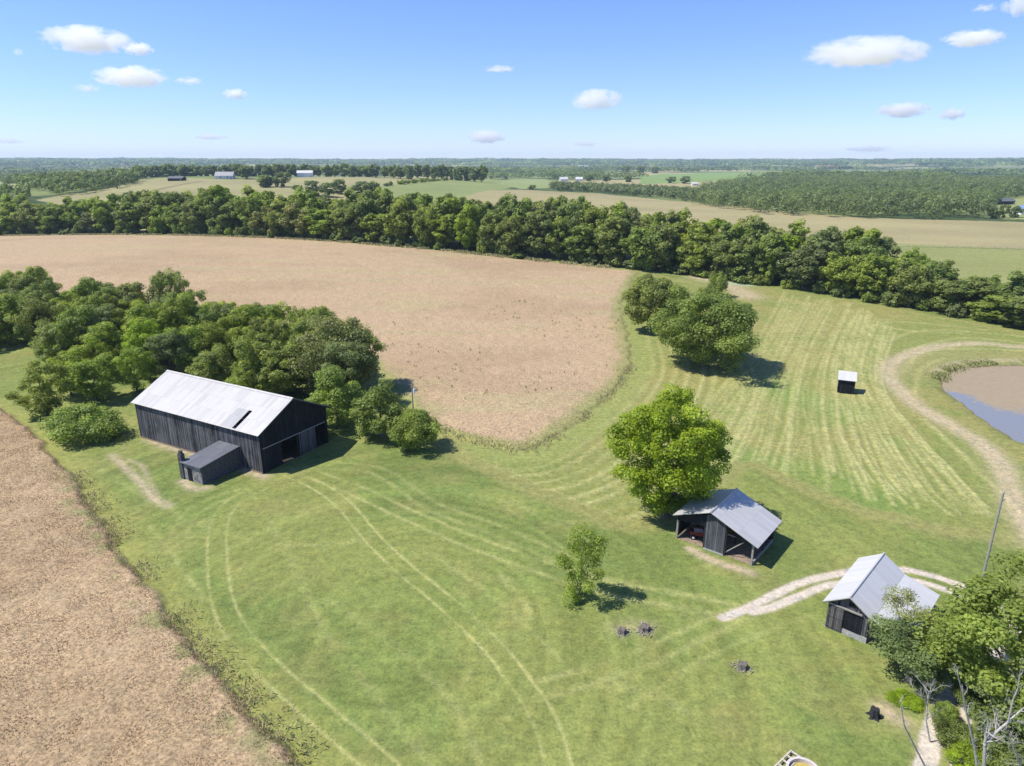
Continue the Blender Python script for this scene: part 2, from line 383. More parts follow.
def put(nm, col, amp=.14, sc=40):
    global cov
    c = np.asarray(col)[None, :] * (1 + (fbm(gx / sc, gy / (sc * .5), hash(nm) % 97 if False else len(nm) * 7, 4) - .5) * 2 * amp)[:, None]
    cov = cov * (1 - mk[nm][:, None]) + c * mk[nm][:, None]
put('tan_right', (.28, .25, .125), .2, 90); put('pasture_right', (.215, .235, .085)); put('hill_tan', (.255, .245, .118), .18, 120); put('hill_green', (.195, .235, .085))
put('green_mid', (.21, .26, .10)); put('green_far', (.17, .25, .075)); put('green_far_b', (.16, .22, .09)); put('pale_left', (.24, .27, .12)); put('right_meadow', (.22, .25, .09))
# faint reddish band in the tan hill, verge of rank grass against the tree line
def verge(nm, col, a, b, w=1.):
    global cov
    s = S[nm]; m = smooth(a, a * .4, s) * smooth(b, b * .5, s) * w; cov = lerp(cov, m, col)
verge('wheat_big', (.22, .25, .08), 2.0, -7, .8)
verge('hay', (.23, .23, .085), .8, -4, .7)
m = smooth(-6, -.6, S['wheat_near']) * (1 - mk['wheat_near']); cov = lerp(cov, m * .75, (.24, .25, .075))
m = smooth(-.6, .2, S['wheat_near']) * smooth(3.6, .6, S['wheat_near']) * smooth(.42, .62, fbm(gx / 2.2, gy / 2.2, 77, 3)) * smooth(98, 80, gy); cov = lerp(cov, m * .8, (.17, .19, .07))
m = smooth(7, 1, S['wheat_big']) * smooth(0, .6, S['wheat_big']) * smooth(.45, .62, mott2) * (gy < 200); cov = lerp(cov, m * .55, (.24, .23, .10))
# windrows raked across the hay field
rows = np.zeros(NV)
L3 = W([(785, 292), (752, 345), (710, 400), (660, 450), (590, 490)]); M3 = W([(850, 303), (826, 350), (815, 400), (820, 450), (832, 495)]); R3 = W([(897, 322), (882, 378), (915, 430), (960, 480), (1010, 528)])
NR = 58
for i in range(NR):
    t = i / (NR - 1) + random.uniform(-.006, .006)
    w3 = (L3 * (1 - t) ** 2 * 1 + M3 * 2 * t * (1 - t) + R3 * t * t) if False else (L3 * (1 - 2 * t) + M3 * 2 * t if t < .5 else M3 * (2 - 2 * t) + R3 * (2 * t - 1))
    a, b = sorted((random.uniform(0, .10), random.uniform(.86, 1)))
    c = curve(w3, 10); c = c[int(a * len(c)):int(b * len(c))]
    c = c + np.stack([np.interp(np.arange(len(c)), np.arange(0, len(c) + 8, 8), RNG.normal(0, .55, len(np.arange(0, len(c) + 8, 8)))) for _ in (0, 1)], 1)
    d = line_d(c, 2.2); rows[near] = np.maximum(rows[near], np.exp(-(d / random.uniform(.28, .46)) ** 2) * random.uniform(.3, 1))
EDGE = [(634, 290), (640, 340), (643, 366), (630, 390), (610, 410), (583, 432), (552, 454), (520, 463), (488, 458)]
for o in np.arange(2.2, 24, 2.7):
    c = offset(curve(W(EDGE), 8), o + random.uniform(-.3, .3)); d = line_d(c, 2.); rows[near] = np.maximum(rows[near], np.exp(-(d / .55) ** 2) * random.uniform(.3, .85))
for q in ([(905, 352), (960, 338), (1040, 345)], [(880, 345), (930, 330), (1040, 338)], [(925, 420), (958, 450), (990, 482), (1030, 520)], [(860, 330), (900, 322), (985, 330)], [(905, 372), (925, 352), (975, 349), (1040, 352)],
          [(915, 395), (922, 370), (945, 358)], [(850, 320), (905, 330), (960, 333)]):
    d = line_d(curve(W(q), 8), 2.5); rows[near] = np.maximum(rows[near], np.exp(-(d / .6) ** 2) * .7)
rows *= mk['hay'] * (.6 + .4 * smooth(.3, .55, fbm(gx / 2.2, gy / 5.5, 14, 3))) * smooth(-1, -6, S['pond'])
green = stroke([(770, 385), (800, 398), (845, 410)], 7) + stroke([(795, 470), (830, 480), (870, 500)], 6) + stroke([(735, 452), (745, 458)], 4)
cov = lerp(cov, np.clip(green, 0, 1) * mk['hay'] * .6, (.12, .21, .045))
cov = lerp(cov, rows * .8, (.37, .365, .16))
for q in ([(-60, 565), (60, 567), (133, 569)], [(-60, 575), (60, 577), (138, 578)]): cov = lerp(cov, stroke(q, .3) * .4, (.26, .17, .11))
# tracks, worn earth, gravel
tr = np.zeros(NV)
def pair(pts, gap=1.9, w=.30, k=.8):
    c = curve(W(pts), 8)
    for s in (-.5, .5):
        d = line_d(offset(c, gap * s), w * 3.2); tr[near] = np.maximum(tr[near], np.exp(-(d / w) ** 2) * k)
def one(pts, w=.3, k=.6):
    d = line_d(curve(W(pts), 8), w * 3.2); tr[near] = np.maximum(tr[near], np.exp(-(d / w) ** 2) * k)
pair([(286, 472), (318, 486), (345, 506), (372, 538), (408, 572), (445, 602), (490, 644), (520, 682), (545, 722), (562, 780)], 2.0, .19, .8)
pair([(262, 486), (232, 503), (219, 524), (217, 560), (222, 600), (238, 634), (272, 672), (322, 715), (380, 766), (420, 810)], 2.1, .19, .65)
pair([(250, 490), (215, 500), (190, 515), (178, 535)], 1.9, .28, .45)
pair([(300, 470), (352, 489), (402, 512), (452, 534), (510, 556), (566, 575)], 2.4, .32, .6)
pair([(566, 575), (620, 590), (680, 600), (735, 612)], 2.4, .6, .55)
pair([(330, 465), (380, 472), (430, 505), (480, 524), (530, 545), (590, 570)], 2.2, .4, .35)
pair([(505, 500), (540, 525), (570, 545)], 2., .3, .25)
pair([(540, 690), (600, 672), (660, 650), (720, 622), (760, 606)], 2.0, .4, .45)
pair([(620, 700), (690, 655), (745, 630), (800, 610)], 2.2, .35, .3)
one([(500, 577), (515, 590), (525, 605), (530, 618)], .5, .5)
one([(440, 560), (470, 580), (520, 620), (560, 660)], .35, .3)
one([(150, 526), (175, 560), (205, 600)], .4, .4)
one([(330, 600), (400, 650), (450, 700), (480, 760)], .5, .3)
one([(270, 520), (300, 580), (330, 640), (380, 700), (430, 766)], .5, .25)
one([(700, 720), (640, 690), (560, 690), (500, 720)], .5, .25)
one([(100, 470), (150, 500), (215, 530), (290, 545), (370, 540)], .5, .3)
tr *= .35 + .9 * smooth(.25, .62, fbm(gx / 2.6, gy / 2.6, 15, 4))
cov = lerp(cov, np.clip(tr, 0, 1) * .8 * (1 - mk['wheat_near']), (.335, .345, .135))
soil = np.zeros(NV)
soil = np.maximum(soil, stroke([(112, 455), (128, 470), (142, 484), (152, 497), (168, 506)], .7) * .75)
soil = np.maximum(soil, stroke([(128, 460), (142, 466), (150, 484), (160, 500)], .5) * .5)
soil = np.maximum(soil, stroke([(150, 440), (185, 452), (222, 462)], 1.1) * .7)
soil = np.maximum(soil, stroke([(244, 470), (255, 473), (264, 477)], .9) * .8)
soil = np.maximum(soil, stroke([(183, 481), (195, 489), (206, 488)], .9) * .7)
soil = np.maximum(soil, stroke([(690, 549), (712, 560), (735, 568), (751, 573)], .7) * .95)
soil = np.maximum(soil, stroke([(884, 708), (892, 716), (903, 722)], .9) * .8)
soil = np.maximum(soil, stroke([(618, 628), (632, 626), (648, 627)], 1.2) * .25)
soil = np.maximum(soil, stroke([(700, 278), (725, 284), (748, 296)], 5) * .75)
soil = np.maximum(soil, stroke([(935, 372), (945, 366), (970, 361), (1000, 360), (1040, 361)], 1.3) * .6)
soil *= .45 + .9 * fbm(gx / .9, gy / .9, 19, 3)
cov = lerp(cov, np.clip(soil, 0, 1), (.40, .33, .235))
cov = lerp(cov, stroke([(728, 283), (746, 285)], 2.6) * .8, (.27, .36, .24))
TRACK = [(1060, 343), (1024, 347), (985, 343.5), (950, 345), (922, 350), (900, 358), (889, 367), (890, 377), (898, 389), (912, 402), (936, 417), (962, 432), (985, 447), (1000, 463), (1010, 485), (1020, 510), (1040, 545)]
trk = np.clip(stroke(TRACK, 1.7, .8) * 1.15, 0, 1) * (.6 + .6 * fbm(gx / 1.8, gy / 1.8, 23, 3)); trk_zone = stroke(TRACK, 1.9)
cov = lerp(cov, np.clip(trk, 0, 1) * .85, (.395, .335, .225))
cov = lerp(cov, stroke([(905, 372), (918, 360), (950, 355), (1000, 356)], 5) * .25, (.33, .27, .15))
GR = [[(722, 618), (745, 609), (772, 596), (800, 583), (832, 575), (862, 570), (905, 570), (940, 578), (972, 590), (1000, 606), (1022, 640)],
      [(752, 612), (775, 606), (800, 596), (826, 586), (860, 582), (905, 580), (938, 587), (962, 597), (990, 618), (1000, 640)],
      [(1000, 640), (1000, 655), (985, 668), (962, 684), (944, 706), (932, 735), (925, 770), (918, 800)],
      [(1022, 640), (1020, 660), (1000, 680), (975, 695), (965, 720), (958, 770)]]
grv = np.zeros(NV)
for q, w in zip(GR, (.52, .5, .72, .5)): grv = np.maximum(grv, stroke(q, w, .7))
gz = grv.copy(); grv = smooth(.32, .62, grv * (.72 + .55 * fbm(gx / 1.1, gy / 1.1, 27, 3)))
cov = lerp(cov, smooth(.06, .35, gz) * .35, (.30, .27, .15))
cov = lerp(cov, grv, (.46, .42, .35))
# dark seam lines in the far pastures, a lane on the hill
for q, w, c in (([(880, 246.5), (930, 247.2), (1024, 249.3), (1100, 251)], 1.0, (.07, .09, .035)), ([(900, 266), (960, 267.5), (1040, 271)], .8, (.26, .24, .10)), ([(560, 219), (700, 226), (800, 236)], 1., (.2, .2, .09))):
    pts = curve(W(q), 6); poly = np.concatenate([offset(pts, w), offset(pts, -w)[::-1]]); cov = lerp(cov, smooth(-1.2, .6, sdf(poly, gx, gy, 4.)) * .75, c)
for q in ([(146, 193), (165, 188), (185, 184), (202, 181.3)],):
    pts = curve(W(q), 6); poly = np.concatenate([offset(pts, 2.5), offset(pts, -2.5)[::-1]]); cov = lerp(cov, smooth(-3, 2, sdf(poly, gx, gy, 8.)) * .8, (.13, .10, .07))
# pond bed
bank = smooth(-3.5, .5, S['pond']); cov = lerp(cov, bank * .55 * smooth(.4, .6, mott2), (.13, .17, .05)); cov = lerp(cov, smooth(-.6, .5, S['pond']), (.17, .125, .09))
# heights
gz_h = height(gx, gy)
gz_h += .65 * smooth(-.6, .9, S['wheat_near']) + .4 * smooth(-.35, .9, S['wheat_big'])
gz_h += (fbm(gx / 1.3, gy / 1.3, 91, 3) - .5) * .25 * np.maximum(mk['wheat_near'], mk['wheat_big'] * (R0 < 300))
gz_h += rows * .16 + (fbm(gx / 2.4, gy / 2.4, 92, 3) - .5) * .16 * (R0 < 300) * (1 - np.clip(grv + soil, 0, 1))
gz_h -= 1.5 * smooth(-2.5, 4., S['pond'])
gz_h -= tr * .04
co = np.stack([gx, gy, gz_h], 1).astype(np.float32)
cov = np.clip(cov, .005, .8); ca = np.concatenate([cov, np.ones((NV, 1))], 1).astype(np.float32)
wk = np.maximum.reduce([mk['wheat_near'], mk['wheat_big'], mk['tan_right'] * .5])
ka = np.stack([wk, np.maximum(rows, mk['hay'] * .35), grv, np.ones(NV)], 1).astype(np.float32)
nt_, nr_ = len(th), len(rr)
I, J = np.meshgrid(np.arange(nr_ - 1), np.arange(nt_), indexing='ij'); J2 = (J + 1) % nt_
faces = np.stack([I * nt_ + J, I * nt_ + J2, (I + 1) * nt_ + J2, (I + 1) * nt_ + J], -1).reshape(-1, 4)[:, ::-1]
fm = lambda a: a[faces].mean(1)
zone = np.zeros(len(faces), int)                       # 0 terrain
zone[fm(R0) < 330] = 1                                  # lawn
for i, nm in ((2, 'wheat_near'), (3, 'wheat_big'), (4, 'hay'), (5, 'pasture_right'), (6, 'tan_right'), (7, 'hill_tan'), (8, 'hill_green')): zone[fm(mk[nm]) > .5] = i
zone[fm(trk_zone) > .35] = 9; zone[fm(grv) > .5] = 10; zone[fm(S['pond']) > 0] = 11
hole = rr[0]
for i, nm in enumerate(('terrain', 'lawn', 'wheat_field', 'wheat_field', 'hay_field', 'pasture', 'stubble_field', 'hill_meadow', 'pasture', 'dirt_track', 'gravel_drive', 'pond_bed')):
    fs = faces[zone == i]
    if not len(fs): continue
    used, inv = np.unique(fs, return_inverse=True); inv = inv.reshape(fs.shape)
    me = bpy.data.meshes.new(nm); me.vertices.add(len(used)); me.vertices.foreach_set('co', co[used].ravel())
    me.loops.add(fs.size); me.loops.foreach_set('vertex_index', inv.astype(np.int32).ravel())
    me.polygons.add(len(fs)); me.polygons.foreach_set('loop_start', np.arange(0, fs.size, 4, dtype=np.int32))
    a = me.attributes.new('cover', 'FLOAT_COLOR', 'POINT'); a.data.foreach_set('color', ca[used].ravel())
    a = me.attributes.new('kinds', 'FLOAT_COLOR', 'POINT'); a.data.foreach_set('color', ka[used].ravel())
    me.polygons.foreach_set('use_smooth', np.ones(len(fs), bool)); me.materials.append(M['ground']); me.update(calc_edges=True)
    tag(link(nm, me), kind='structure')

# pond water: muddy green-brown scum over most of it, open water nearer the camera
def water():
    t = NT('pond_water'); o = t.obj(); sx = t.n('SeparateXYZ', {0: o})
    n = t.noise(o, .09, 5, .6); a, b = P(948, 389), P(1026, 412)
    # side of the line from a to b
    dx, dy = b[0] - a[0], b[1] - a[1]; L = math.hypot(dx, dy)
    s = t.math('ADD', t.math('MULTIPLY', sx.outputs[0], -dy / L), t.math('ADD', t.math('MULTIPLY', sx.outputs[1], dx / L), (dy * a[0] - dx * a[1]) / L))
    s = t.math('ADD', s, t.math('MULTIPLY', t.math('SUBTRACT', n, .5), 16))
    fine = t.noise(o, 1.1, 5, .65)
    s = t.math('ADD', s, t.math('MULTIPLY', t.math('SUBTRACT', fine, .5), 5))
    m = t.mapr(s, -1, 1.2, 0, 1)
    fl = t.mapr(t.noise(o, .5, 4, .6), .67, .7, 0, .8); m = t.math('MAXIMUM', m, fl)
    sc = t.mix(fine, (.23, .18, .11), (.35, .28, .18))
    wat = t.princ((.21, .21, .20), .18, t.bump(t.noise(o, 1.6, 3), .05, .05), 0, .8)
    scum = t.princ(sc, .7, t.bump(fine, .2, .03), 0, .25)
    return t.done(t.n('MixShader', {0: m, 1: wat, 2: scum}).outputs[0])
M['water'] = water()
pc = Z['pond'].mean(0); pp = pc + (curve(np.vstack([Z['pond'], Z['pond'][:1]]), 5) - pc) * 1.06
me = bpy.data.meshes.new('pond'); me.from_pydata([(x, y, -.55) for x, y in pp[:-1]], [], [list(range(len(pp) - 1))]); me.materials.append(M['water'])
tag(link('pond', me), kind='structure')

# ------------------------------------------------------------------ trees
def leaf_cloud(cent, rad, per, leaf, rng, up=.25, squash=.8, tint_c=None, droop=0., nr=.36, nz=.5):
    """cent (n,3), rad (n,): leaf quads on the shells of leaf clumps"""
    n = len(cent); k = n * per
    d = rng.normal(size=(k, 3)); d[:, 2] += up; d /= np.linalg.norm(d, axis=1)[:, None]
    c = np.repeat(cent, per, 0); r = np.repeat(rad, per)[:, None]
    p = c + d * r * rng.uniform(.55, 1.08, (k, 1)) * np.array([1, 1, squash])
    if droop: p[:, 2] -= droop * np.abs(rng.normal(0, 1, k)) * r[:, 0]
    nrm = d + rng.normal(0, nr, (k, 3)); nrm[:, 2] += nz; nrm /= np.linalg.norm(nrm, axis=1)[:, None]
    a = np.cross(nrm, rng.normal(size=(k, 3))); a /= np.linalg.norm(a, axis=1)[:, None]; b = np.cross(nrm, a)
    s = leaf * rng.uniform(.55, 1.3, (k, 1)); a *= s * .5; b *= s * .5 * rng.uniform(.55, .95, (k, 1))
    if droop: a[:, 2] -= s[:, 0] * .35
    q = np.stack([p - a, p + b - nrm * s * .06, p + a, p - b - nrm * s * .06], 1).reshape(-1, 3)
    t = np.repeat(tint_c if tint_c is not None else rng.uniform(0, 1, n), per) * .55 + rng.uniform(0, .45, k)
    return q, np.repeat(np.clip(t, 0, 1), 4), k

def crown_shape(H, R, base, nc, rng, lobes=3, fill=.35, lean=0., top=1.):
    """clump centres spread through an uneven crown"""
    zc = (H + base) / 2; hz = (H - base) / 2
    ph = rng.uniform(0, 2 * PI, (5, 2)); am = rng.uniform(.05, .11, 5) * lobes / 3
    out = []
    while len(out) < nc:
        d = rng.normal(size=3); d /= np.linalg.norm(d)
        az = math.atan2(d[1], d[0]); el = math.asin(d[2])
        m = 1 + sum(am[k] * math.sin((k + 2) * az + ph[k, 0]) * math.cos((k % 3 + 1) * el + ph[k, 1]) for k in range(5))
        r = (fill + (1 - fill) * rng.uniform() ** .4) * m * .95
        w = 1 - .25 * max(d[2], 0) * (1 - top) - .12 * max(-d[2], 0)
        out.append((d[0] * R * r * w + lean * d[2], d[1] * R * r * w, zc + d[2] * hz * r))
    out = np.array(out); g = np.array([0, 0, zc])
    for _ in range(3):                                  # draw stray clumps back to their neighbours
        dd = np.sort(np.linalg.norm(out[:, None] - out[None], axis=2), axis=1)[:, 1:5].mean(1); far_ = dd > 1.25 * np.median(dd)
        out[far_] = g + (out[far_] - g) * .84
    return out

def make_crown(name, H, R, base, nc, per, leaf, mat, seed, cr=(.20, .34), **kw):
    rng = np.random.default_rng(seed); droop = kw.pop('droop', 0.); squash = kw.pop('squash', .8)
    c = crown_shape(H, R, base, nc, rng, **kw); r = R * rng.uniform(*cr, nc)
    c[:, 2] = np.maximum(c[:, 2], r * .5 + .1)
    q, t, k = leaf_cloud(c, r, per, leaf, rng, squash=squash, droop=droop)
    q[:, 2] = np.maximum(q[:, 2], .05 + rng.uniform(0, .2, len(q)))
    return quads_mesh(name, q, k, 4, {'tint': t}, [mat]), c

def make_trunk(name, H, R, base, cl, rng, thick=.30, nl=9, mat=None):
    b = MB(); top = H * .72
    zs = np.linspace(0, top, 7); bend = rng.normal(0, .012 * H, (7, 2)).cumsum(0) * .6; bend[0] = 0
    pts = [(bend[i, 0], bend[i, 1], zs[i] - (.25 if i == 0 else 0)) for i in range(7)]
    b.tube(pts, [thick * (1.35 if i == 0 else 1 - .82 * i / 6) for i in range(7)], 8)
    for k in rng.choice(len(cl), min(nl, len(cl)), replace=False):
        e = Vector(cl[k]); i = int(np.clip(round(e.z / top * 4), 1, 5)); s = Vector(pts[i]); mid = s.lerp(e, .5) + Vector((0, 0, .06 * H))
        r0 = thick * (1 - .82 * i / 6) * .55; b.tube([s, mid, e], [r0, r0 * .6, r0 * .2], 5)
    return b.mesh(name, mat or M['bark'])

TREES = {}
def species(key, H, R, base, nc, per, leaf, mat, seed, thick=.3, nl=9, **kw):
    cm, c = make_crown(key, H, R, base, nc, per, leaf, mat, seed, **kw)
    TREES[key] = (cm, make_trunk(key + '_trunk', H, R, base, c, np.random.default_rng(seed + 5), thick, nl), H, R)
# near ones, leaf-sized faces
species('big_round', 14.5, 9.6, .8, 210, 250, .36, M['leaf'], 1, .45, 14, cr=(.11, .20), lobes=4)
species('big_round_b', 12.5, 7.4, .6, 150, 240, .36, M['leaf'], 2, .4, 12, cr=(.12, .22), lobes=4)
species('big_tall', 17.0, 6.6, .05, 230, 240, .29, M['leaf_bright'], 3, .42, 14, cr=(.12, .21), lobes=4)
species('spare', 9.2, 2.9, .4, 40, 190, .21, M['leaf'], 4, .16, 12, cr=(.20, .38), lobes=8, fill=.25, lean=.8)
species('yard_bright', 13.0, 6.4, 1.5, 120, 320, .25, M['leaf_bright'], 5, .35, 16, cr=(.14, .22), lobes=5)
species('yard_dark', 9.5, 3.4, .6, 44, 320, .22, M['leaf_blue'], 6, .22, 12, cr=(.24, .36), lobes=5)
species('yard_light', 9.8, 3.0, 6.0, 26, 150, .18, M['leaf_olive'], 7, .17, 14, cr=(.24, .36), lobes=5, squash=.5)
for i in range(4):
    species('copse%d' % i, 11.5 + i * .8, 4.3 + .3 * i, .5, 84, 160, .32, M['leaf'] if i != 2 else M['leaf_bright'], 20 + i, .25, 8, cr=(.15, .27), lobes=5, top=.6)
species('willow', 13.0, 5.2, .8, 84, 260, .27, M['leaf_olive'], 30, .35, 12, cr=(.18, .30), lobes=4, droop=.45)
species('olive', 12.5, 4.6, .6, 74, 210, .28, M['leaf_blue'], 31, .25, 8, cr=(.18, .3), lobes=5, top=.5)
species('bright_young', 8.5, 3.6, .3, 54, 220, .27, M['leaf_bright'], 32, .18, 6, cr=(.22, .34), lobes=4, top=.3)
species('shrub', 4.6, 3.4, .1, 44, 120, .32, M['leaf'], 33, .1, 6, cr=(.24, .36), lobes=4)
species('shrub_low', 3.9, 4.3, .1, 54, 240, .24, M['leaf_bright'], 34, .1, 6, cr=(.2, .32), lobes=5)
species('shrub_round', 5.2, 3.3, .1, 56, 240, .22, M['leaf'], 35, .1, 6, cr=(.22, .32), lobes=2)
# tree-line ones, coarser leaf sprays
for i in range(7):
    species('line%d' % i, 15.5 + (i % 3) * 1.6, 5.6 + (i % 4) * .5, .2, 84, 88, .72, (M['leaf'], M['leaf'], M['leaf_blue'], M['leaf'], M['leaf_bright'], M['leaf'], M['leaf_olive'])[i], 50 + i, .3, 5, cr=(.15, .28), lobes=5, top=.6 if i % 2 else 1.)
species('hedge', 5.0, 4.0, .1, 26, 50, .8, M['leaf_blue'], 70, .1, 4, cr=(.25, .4), lobes=4)
species('hedge_b', 4.2, 4.2, .1, 26, 50, .8, M['leaf'], 71, .1, 4, cr=(.25, .4), lobes=4)
for i in range(3):
    species('dist%d' % i, 15. + i * 1.5, 7. + i * .6, .3, 40, 44, 1.7, M['leaf_wood'] if i else M['leaf_blue'], 80 + i, .4, 3, cr=(.24, .4), lobes=5)

N_TREES = 0
def tree(key, loc, H=None, wide=None, label=None, group=None, cat='tree', name='broadleaf_tree', single=False):
    global N_TREES; N_TREES += 1
    cm, tm, h0, r0 = TREES[key]; sz = (H or h0) / h0; sw = (wide / r0) if wide else sz
    rz = random.uniform(0, 2 * PI)
    o = empty(name, (loc[0], loc[1], loc[2] - .05), rz, label, cat, group); o.scale = (sw, sw, sz)
    link('crown', cm, o); link('trunk' if 'tree' in name else 'stem', tm, o)
    return o

# --- lone trees
t_ = tree
t_('big_round', P(702, 366), 17.2, 13.0, label='largest broad round tree standing alone in the striped hay field', cat='tree')
t_('big_round_b', P(655, 331), 15.2, 9.8, label='rounded tree at the tan field edge, left of the largest hay field tree')
t_('shrub', P(716, 296), 8, 3.6, label='small pale green tree just beyond the two big hay field trees', name='broadleaf_tree')
t_('big_tall', P(666, 516), 18.2, 7.3, label='tall leafy tree overhanging the open-sided shed')
t_('spare', P(581, 600), 8.8, 2.6, label='sparse young tree alone in the lawn with ragged gaps in its crown')
t_('yard_bright', P(1004, 714), 13.0, 8.3, label='bright yellow-green tree at the right edge beside the drive')
t_('yard_dark', P(907, 682), 6.0, 3.2, label='dark blue-green tree in front of the white-roofed garage')
t_('yard_light', P(897, 660), 7.0, 2.7, label='slender tree with a pale open crown leaning over the garage roof')
t_('yard_dark', P(1022, 745), 7., 4.2, label='dark leafy tree in the bottom right corner behind the bare branches')
# --- copse behind the tobacco barn
G1 = 'trees of the dense copse behind the black barn'
def C(px, py, key, H, R, label, group=None, **k): return tree(key, P(px, py), H, R, label, group, **k)
C(178, 336, 'olive', 19.5, 5.2, 'tallest dark tree sticking up above the copse left of the barn')
C(48, 416, 'copse1', 10.5, 5.0, 'tall leafy tree at the left front of the copse, above the low round bush')
C(97, 400, 'copse0', 9.5, 5.2, 'medium tree between the low round bush and the copse')
C(137, 392, 'copse3', 10, 4.0, 'narrow tree standing at the far left corner of the barn')
C(88, 437, 'shrub_low', 5.2, 6.8, 'low wide round bush on the grass left of the barn', name='shrub', cat='bush')
C(338, 394, 'willow', 16.5, 8.4, 'drooping grey-green tree rising behind the barn gable')
C(338, 428, 'bright_young', 11., 5.6, 'bright green tree beside the right rear corner of the barn')
C(381, 437, 'bright_young', 9.4, 4.8, 'bright green young tree between the barn corner tree and the round shrub')
C(416, 447, 'shrub_round', 6.2, 4.5, 'dense round dark shrub at the right end of the copse', name='shrub', cat='bush')
C(216, 389, 'copse0', 9.5, 5.0, 'low leafy tree close behind the left half of the barn roof')
C(258, 399, 'copse3', 8.5, 4.6, 'small leafy tree tight behind the middle of the barn roof')
C(72, 396, 'copse2', 9.5, 4.4, 'bright green tree squeezed between the two front trees of the copse')
C(292, 392, 'olive', 9.5, 4.0, 'grey-green tree close behind the barn roof ridge')
C(232, 352, 'copse2', 12.5, 4.6, 'bright green tree in the middle of the copse behind the barn roof')
C(262, 360, 'copse1', 13.5, 4.4, 'spreading tree of the copse just left of the drooping grey-green tree')
cp = W([(-140, 312), (0, 312), (110, 322), (200, 338), (270, 352), (330, 365), (362, 385), (345, 412), (300, 406), (250, 396), (200, 386), (160, 380), (120, 384), (60, 382), (0, 352), (-140, 345)])
placed = []; tries = 0
while len(placed) < 74 and tries < 6000:
    tries += 1
    q = cp.min(0) + RNG.uniform(0, 1, 2) * (cp.max(0) - cp.min(0))
    if sdf(cp, q[:1], q[1:], 1.)[0] < 0: continue
    if any((q[0] - a) ** 2 + (q[1] - b) ** 2 < 4.3 ** 2 for a, b in placed): continue
    placed.append(tuple(q))
for q in placed:
    k = random.choice(['copse0', 'copse1', 'copse1', 'copse3', 'copse0', 'copse2', 'olive'])
    tree(k, (q[0], q[1], float(height(*q))), random.uniform(11, 15.5), random.uniform(4.6, 6.2), 'leafy tree packed into the dense copse behind the barn', G1)

# --- tree line along the far side of the fields
LN = curve(W([(-260, 240), (-100, 236.5), (0, 235.5), (100, 234), (200, 235), (300, 239), (380, 245), (450, 251), (520, 258), (580, 264), (640, 270), (690, 276), (740, 283), (800, 291), (860, 301), (930, 313), (1000, 326), (1100, 346), (1200, 368)]), 12)
sl = np.concatenate([[0], np.cumsum(np.linalg.norm(np.diff(LN, axis=0), axis=1))])
def at_line(s): return np.array([np.interp(s, sl, LN[:, 0]), np.interp(s, sl, LN[:, 1])])
def seg_label(px, front):
    if px < 210: a, g = 'left of the red-tiled', 0
    return None
def scr(x, y, z):
    D = y * CP + (CAM_H - z) * SP; return 512 + F * x / D, 383 - F * (y * SP - (CAM_H - z) * CP) / D
SEG = [(215, 'dense leafy tree in the tree line behind the left half of the tan field', 'tree line behind the left half of the tan field'),
       (520, 'leafy tree in the tree line below the far hill meadows', 'tree line below the far hill meadows'),
       (760, 'leafy tree in the tree line between the tan field corner and the two stubble fields', 'tree line behind the two big hay field trees'),
       (2000, 'leafy tree in the tree line along the top of the striped hay field', 'tree line along the top of the hay field')]
s = 0.
while s < sl[-1]:
    c = at_line(s); d = at_line(s + 2) - at_line(max(s - 2, 0)); d /= np.linalg.norm(d); nrm = np.array([-d[1], d[0]])
    if nrm[1] < 0: nrm = -nrm
    x0, _ = scr(c[0], c[1], float(height(*c)))
    deep = 4 if x0 < 870 else 3
    for row in range(deep):
        o = (4.0 + row * 8.5 + random.uniform(-2, 2)); q = c + nrm * o + d * random.uniform(-2.5, 2.5)
        z = float(height(*q)); px, py = scr(q[0], q[1], z)
        if px < -90 or px > 1115: continue
        Hh = np.interp(px, [0, 100, 160, 230, 300, 420, 560, 700, 850, 950, 1024], [19.5, 20.5, 22.5, 23.5, 21.5, 22.5, 24, 22.5, 19.5, 14.5, 12.5]) * (1. if row else .84) * random.uniform(.76, 1.1)
        if 835 < px < 872: Hh *= 1.12
        lab = next(e for e in SEG if px < e[0])
        tree('line%d' % random.choice([0, 1, 2, 3, 5, 0, 1, 3, 4, 6]), (q[0], q[1], z), Hh, random.uniform(6.4, 9.2), lab[1], lab[2])
    s += random.uniform(9.2, 12.0)
s = 0.
while s < sl[-1]:
    c = at_line(s); d = at_line(s + 2) - at_line(max(s - 2, 0)); d /= np.linalg.norm(d); nrm = np.array([-d[1], d[0]])
    q = c + nrm * random.uniform(-.5, 2.5); z = float(height(*q)); px, py = scr(q[0], q[1], z)
    if -60 < px < 1080 and random.random() < .8:
        tree(random.choice(['hedge', 'hedge_b', 'hedge']), (q[0], q[1], z), random.uniform(2.6, 5.4), random.uniform(2.6, 4.2), 'low bush at the foot of the long tree line, on its field side', 'bushes at the foot of the long tree line', 'bush', 'shrub')
    s += random.uniform(6, 11)

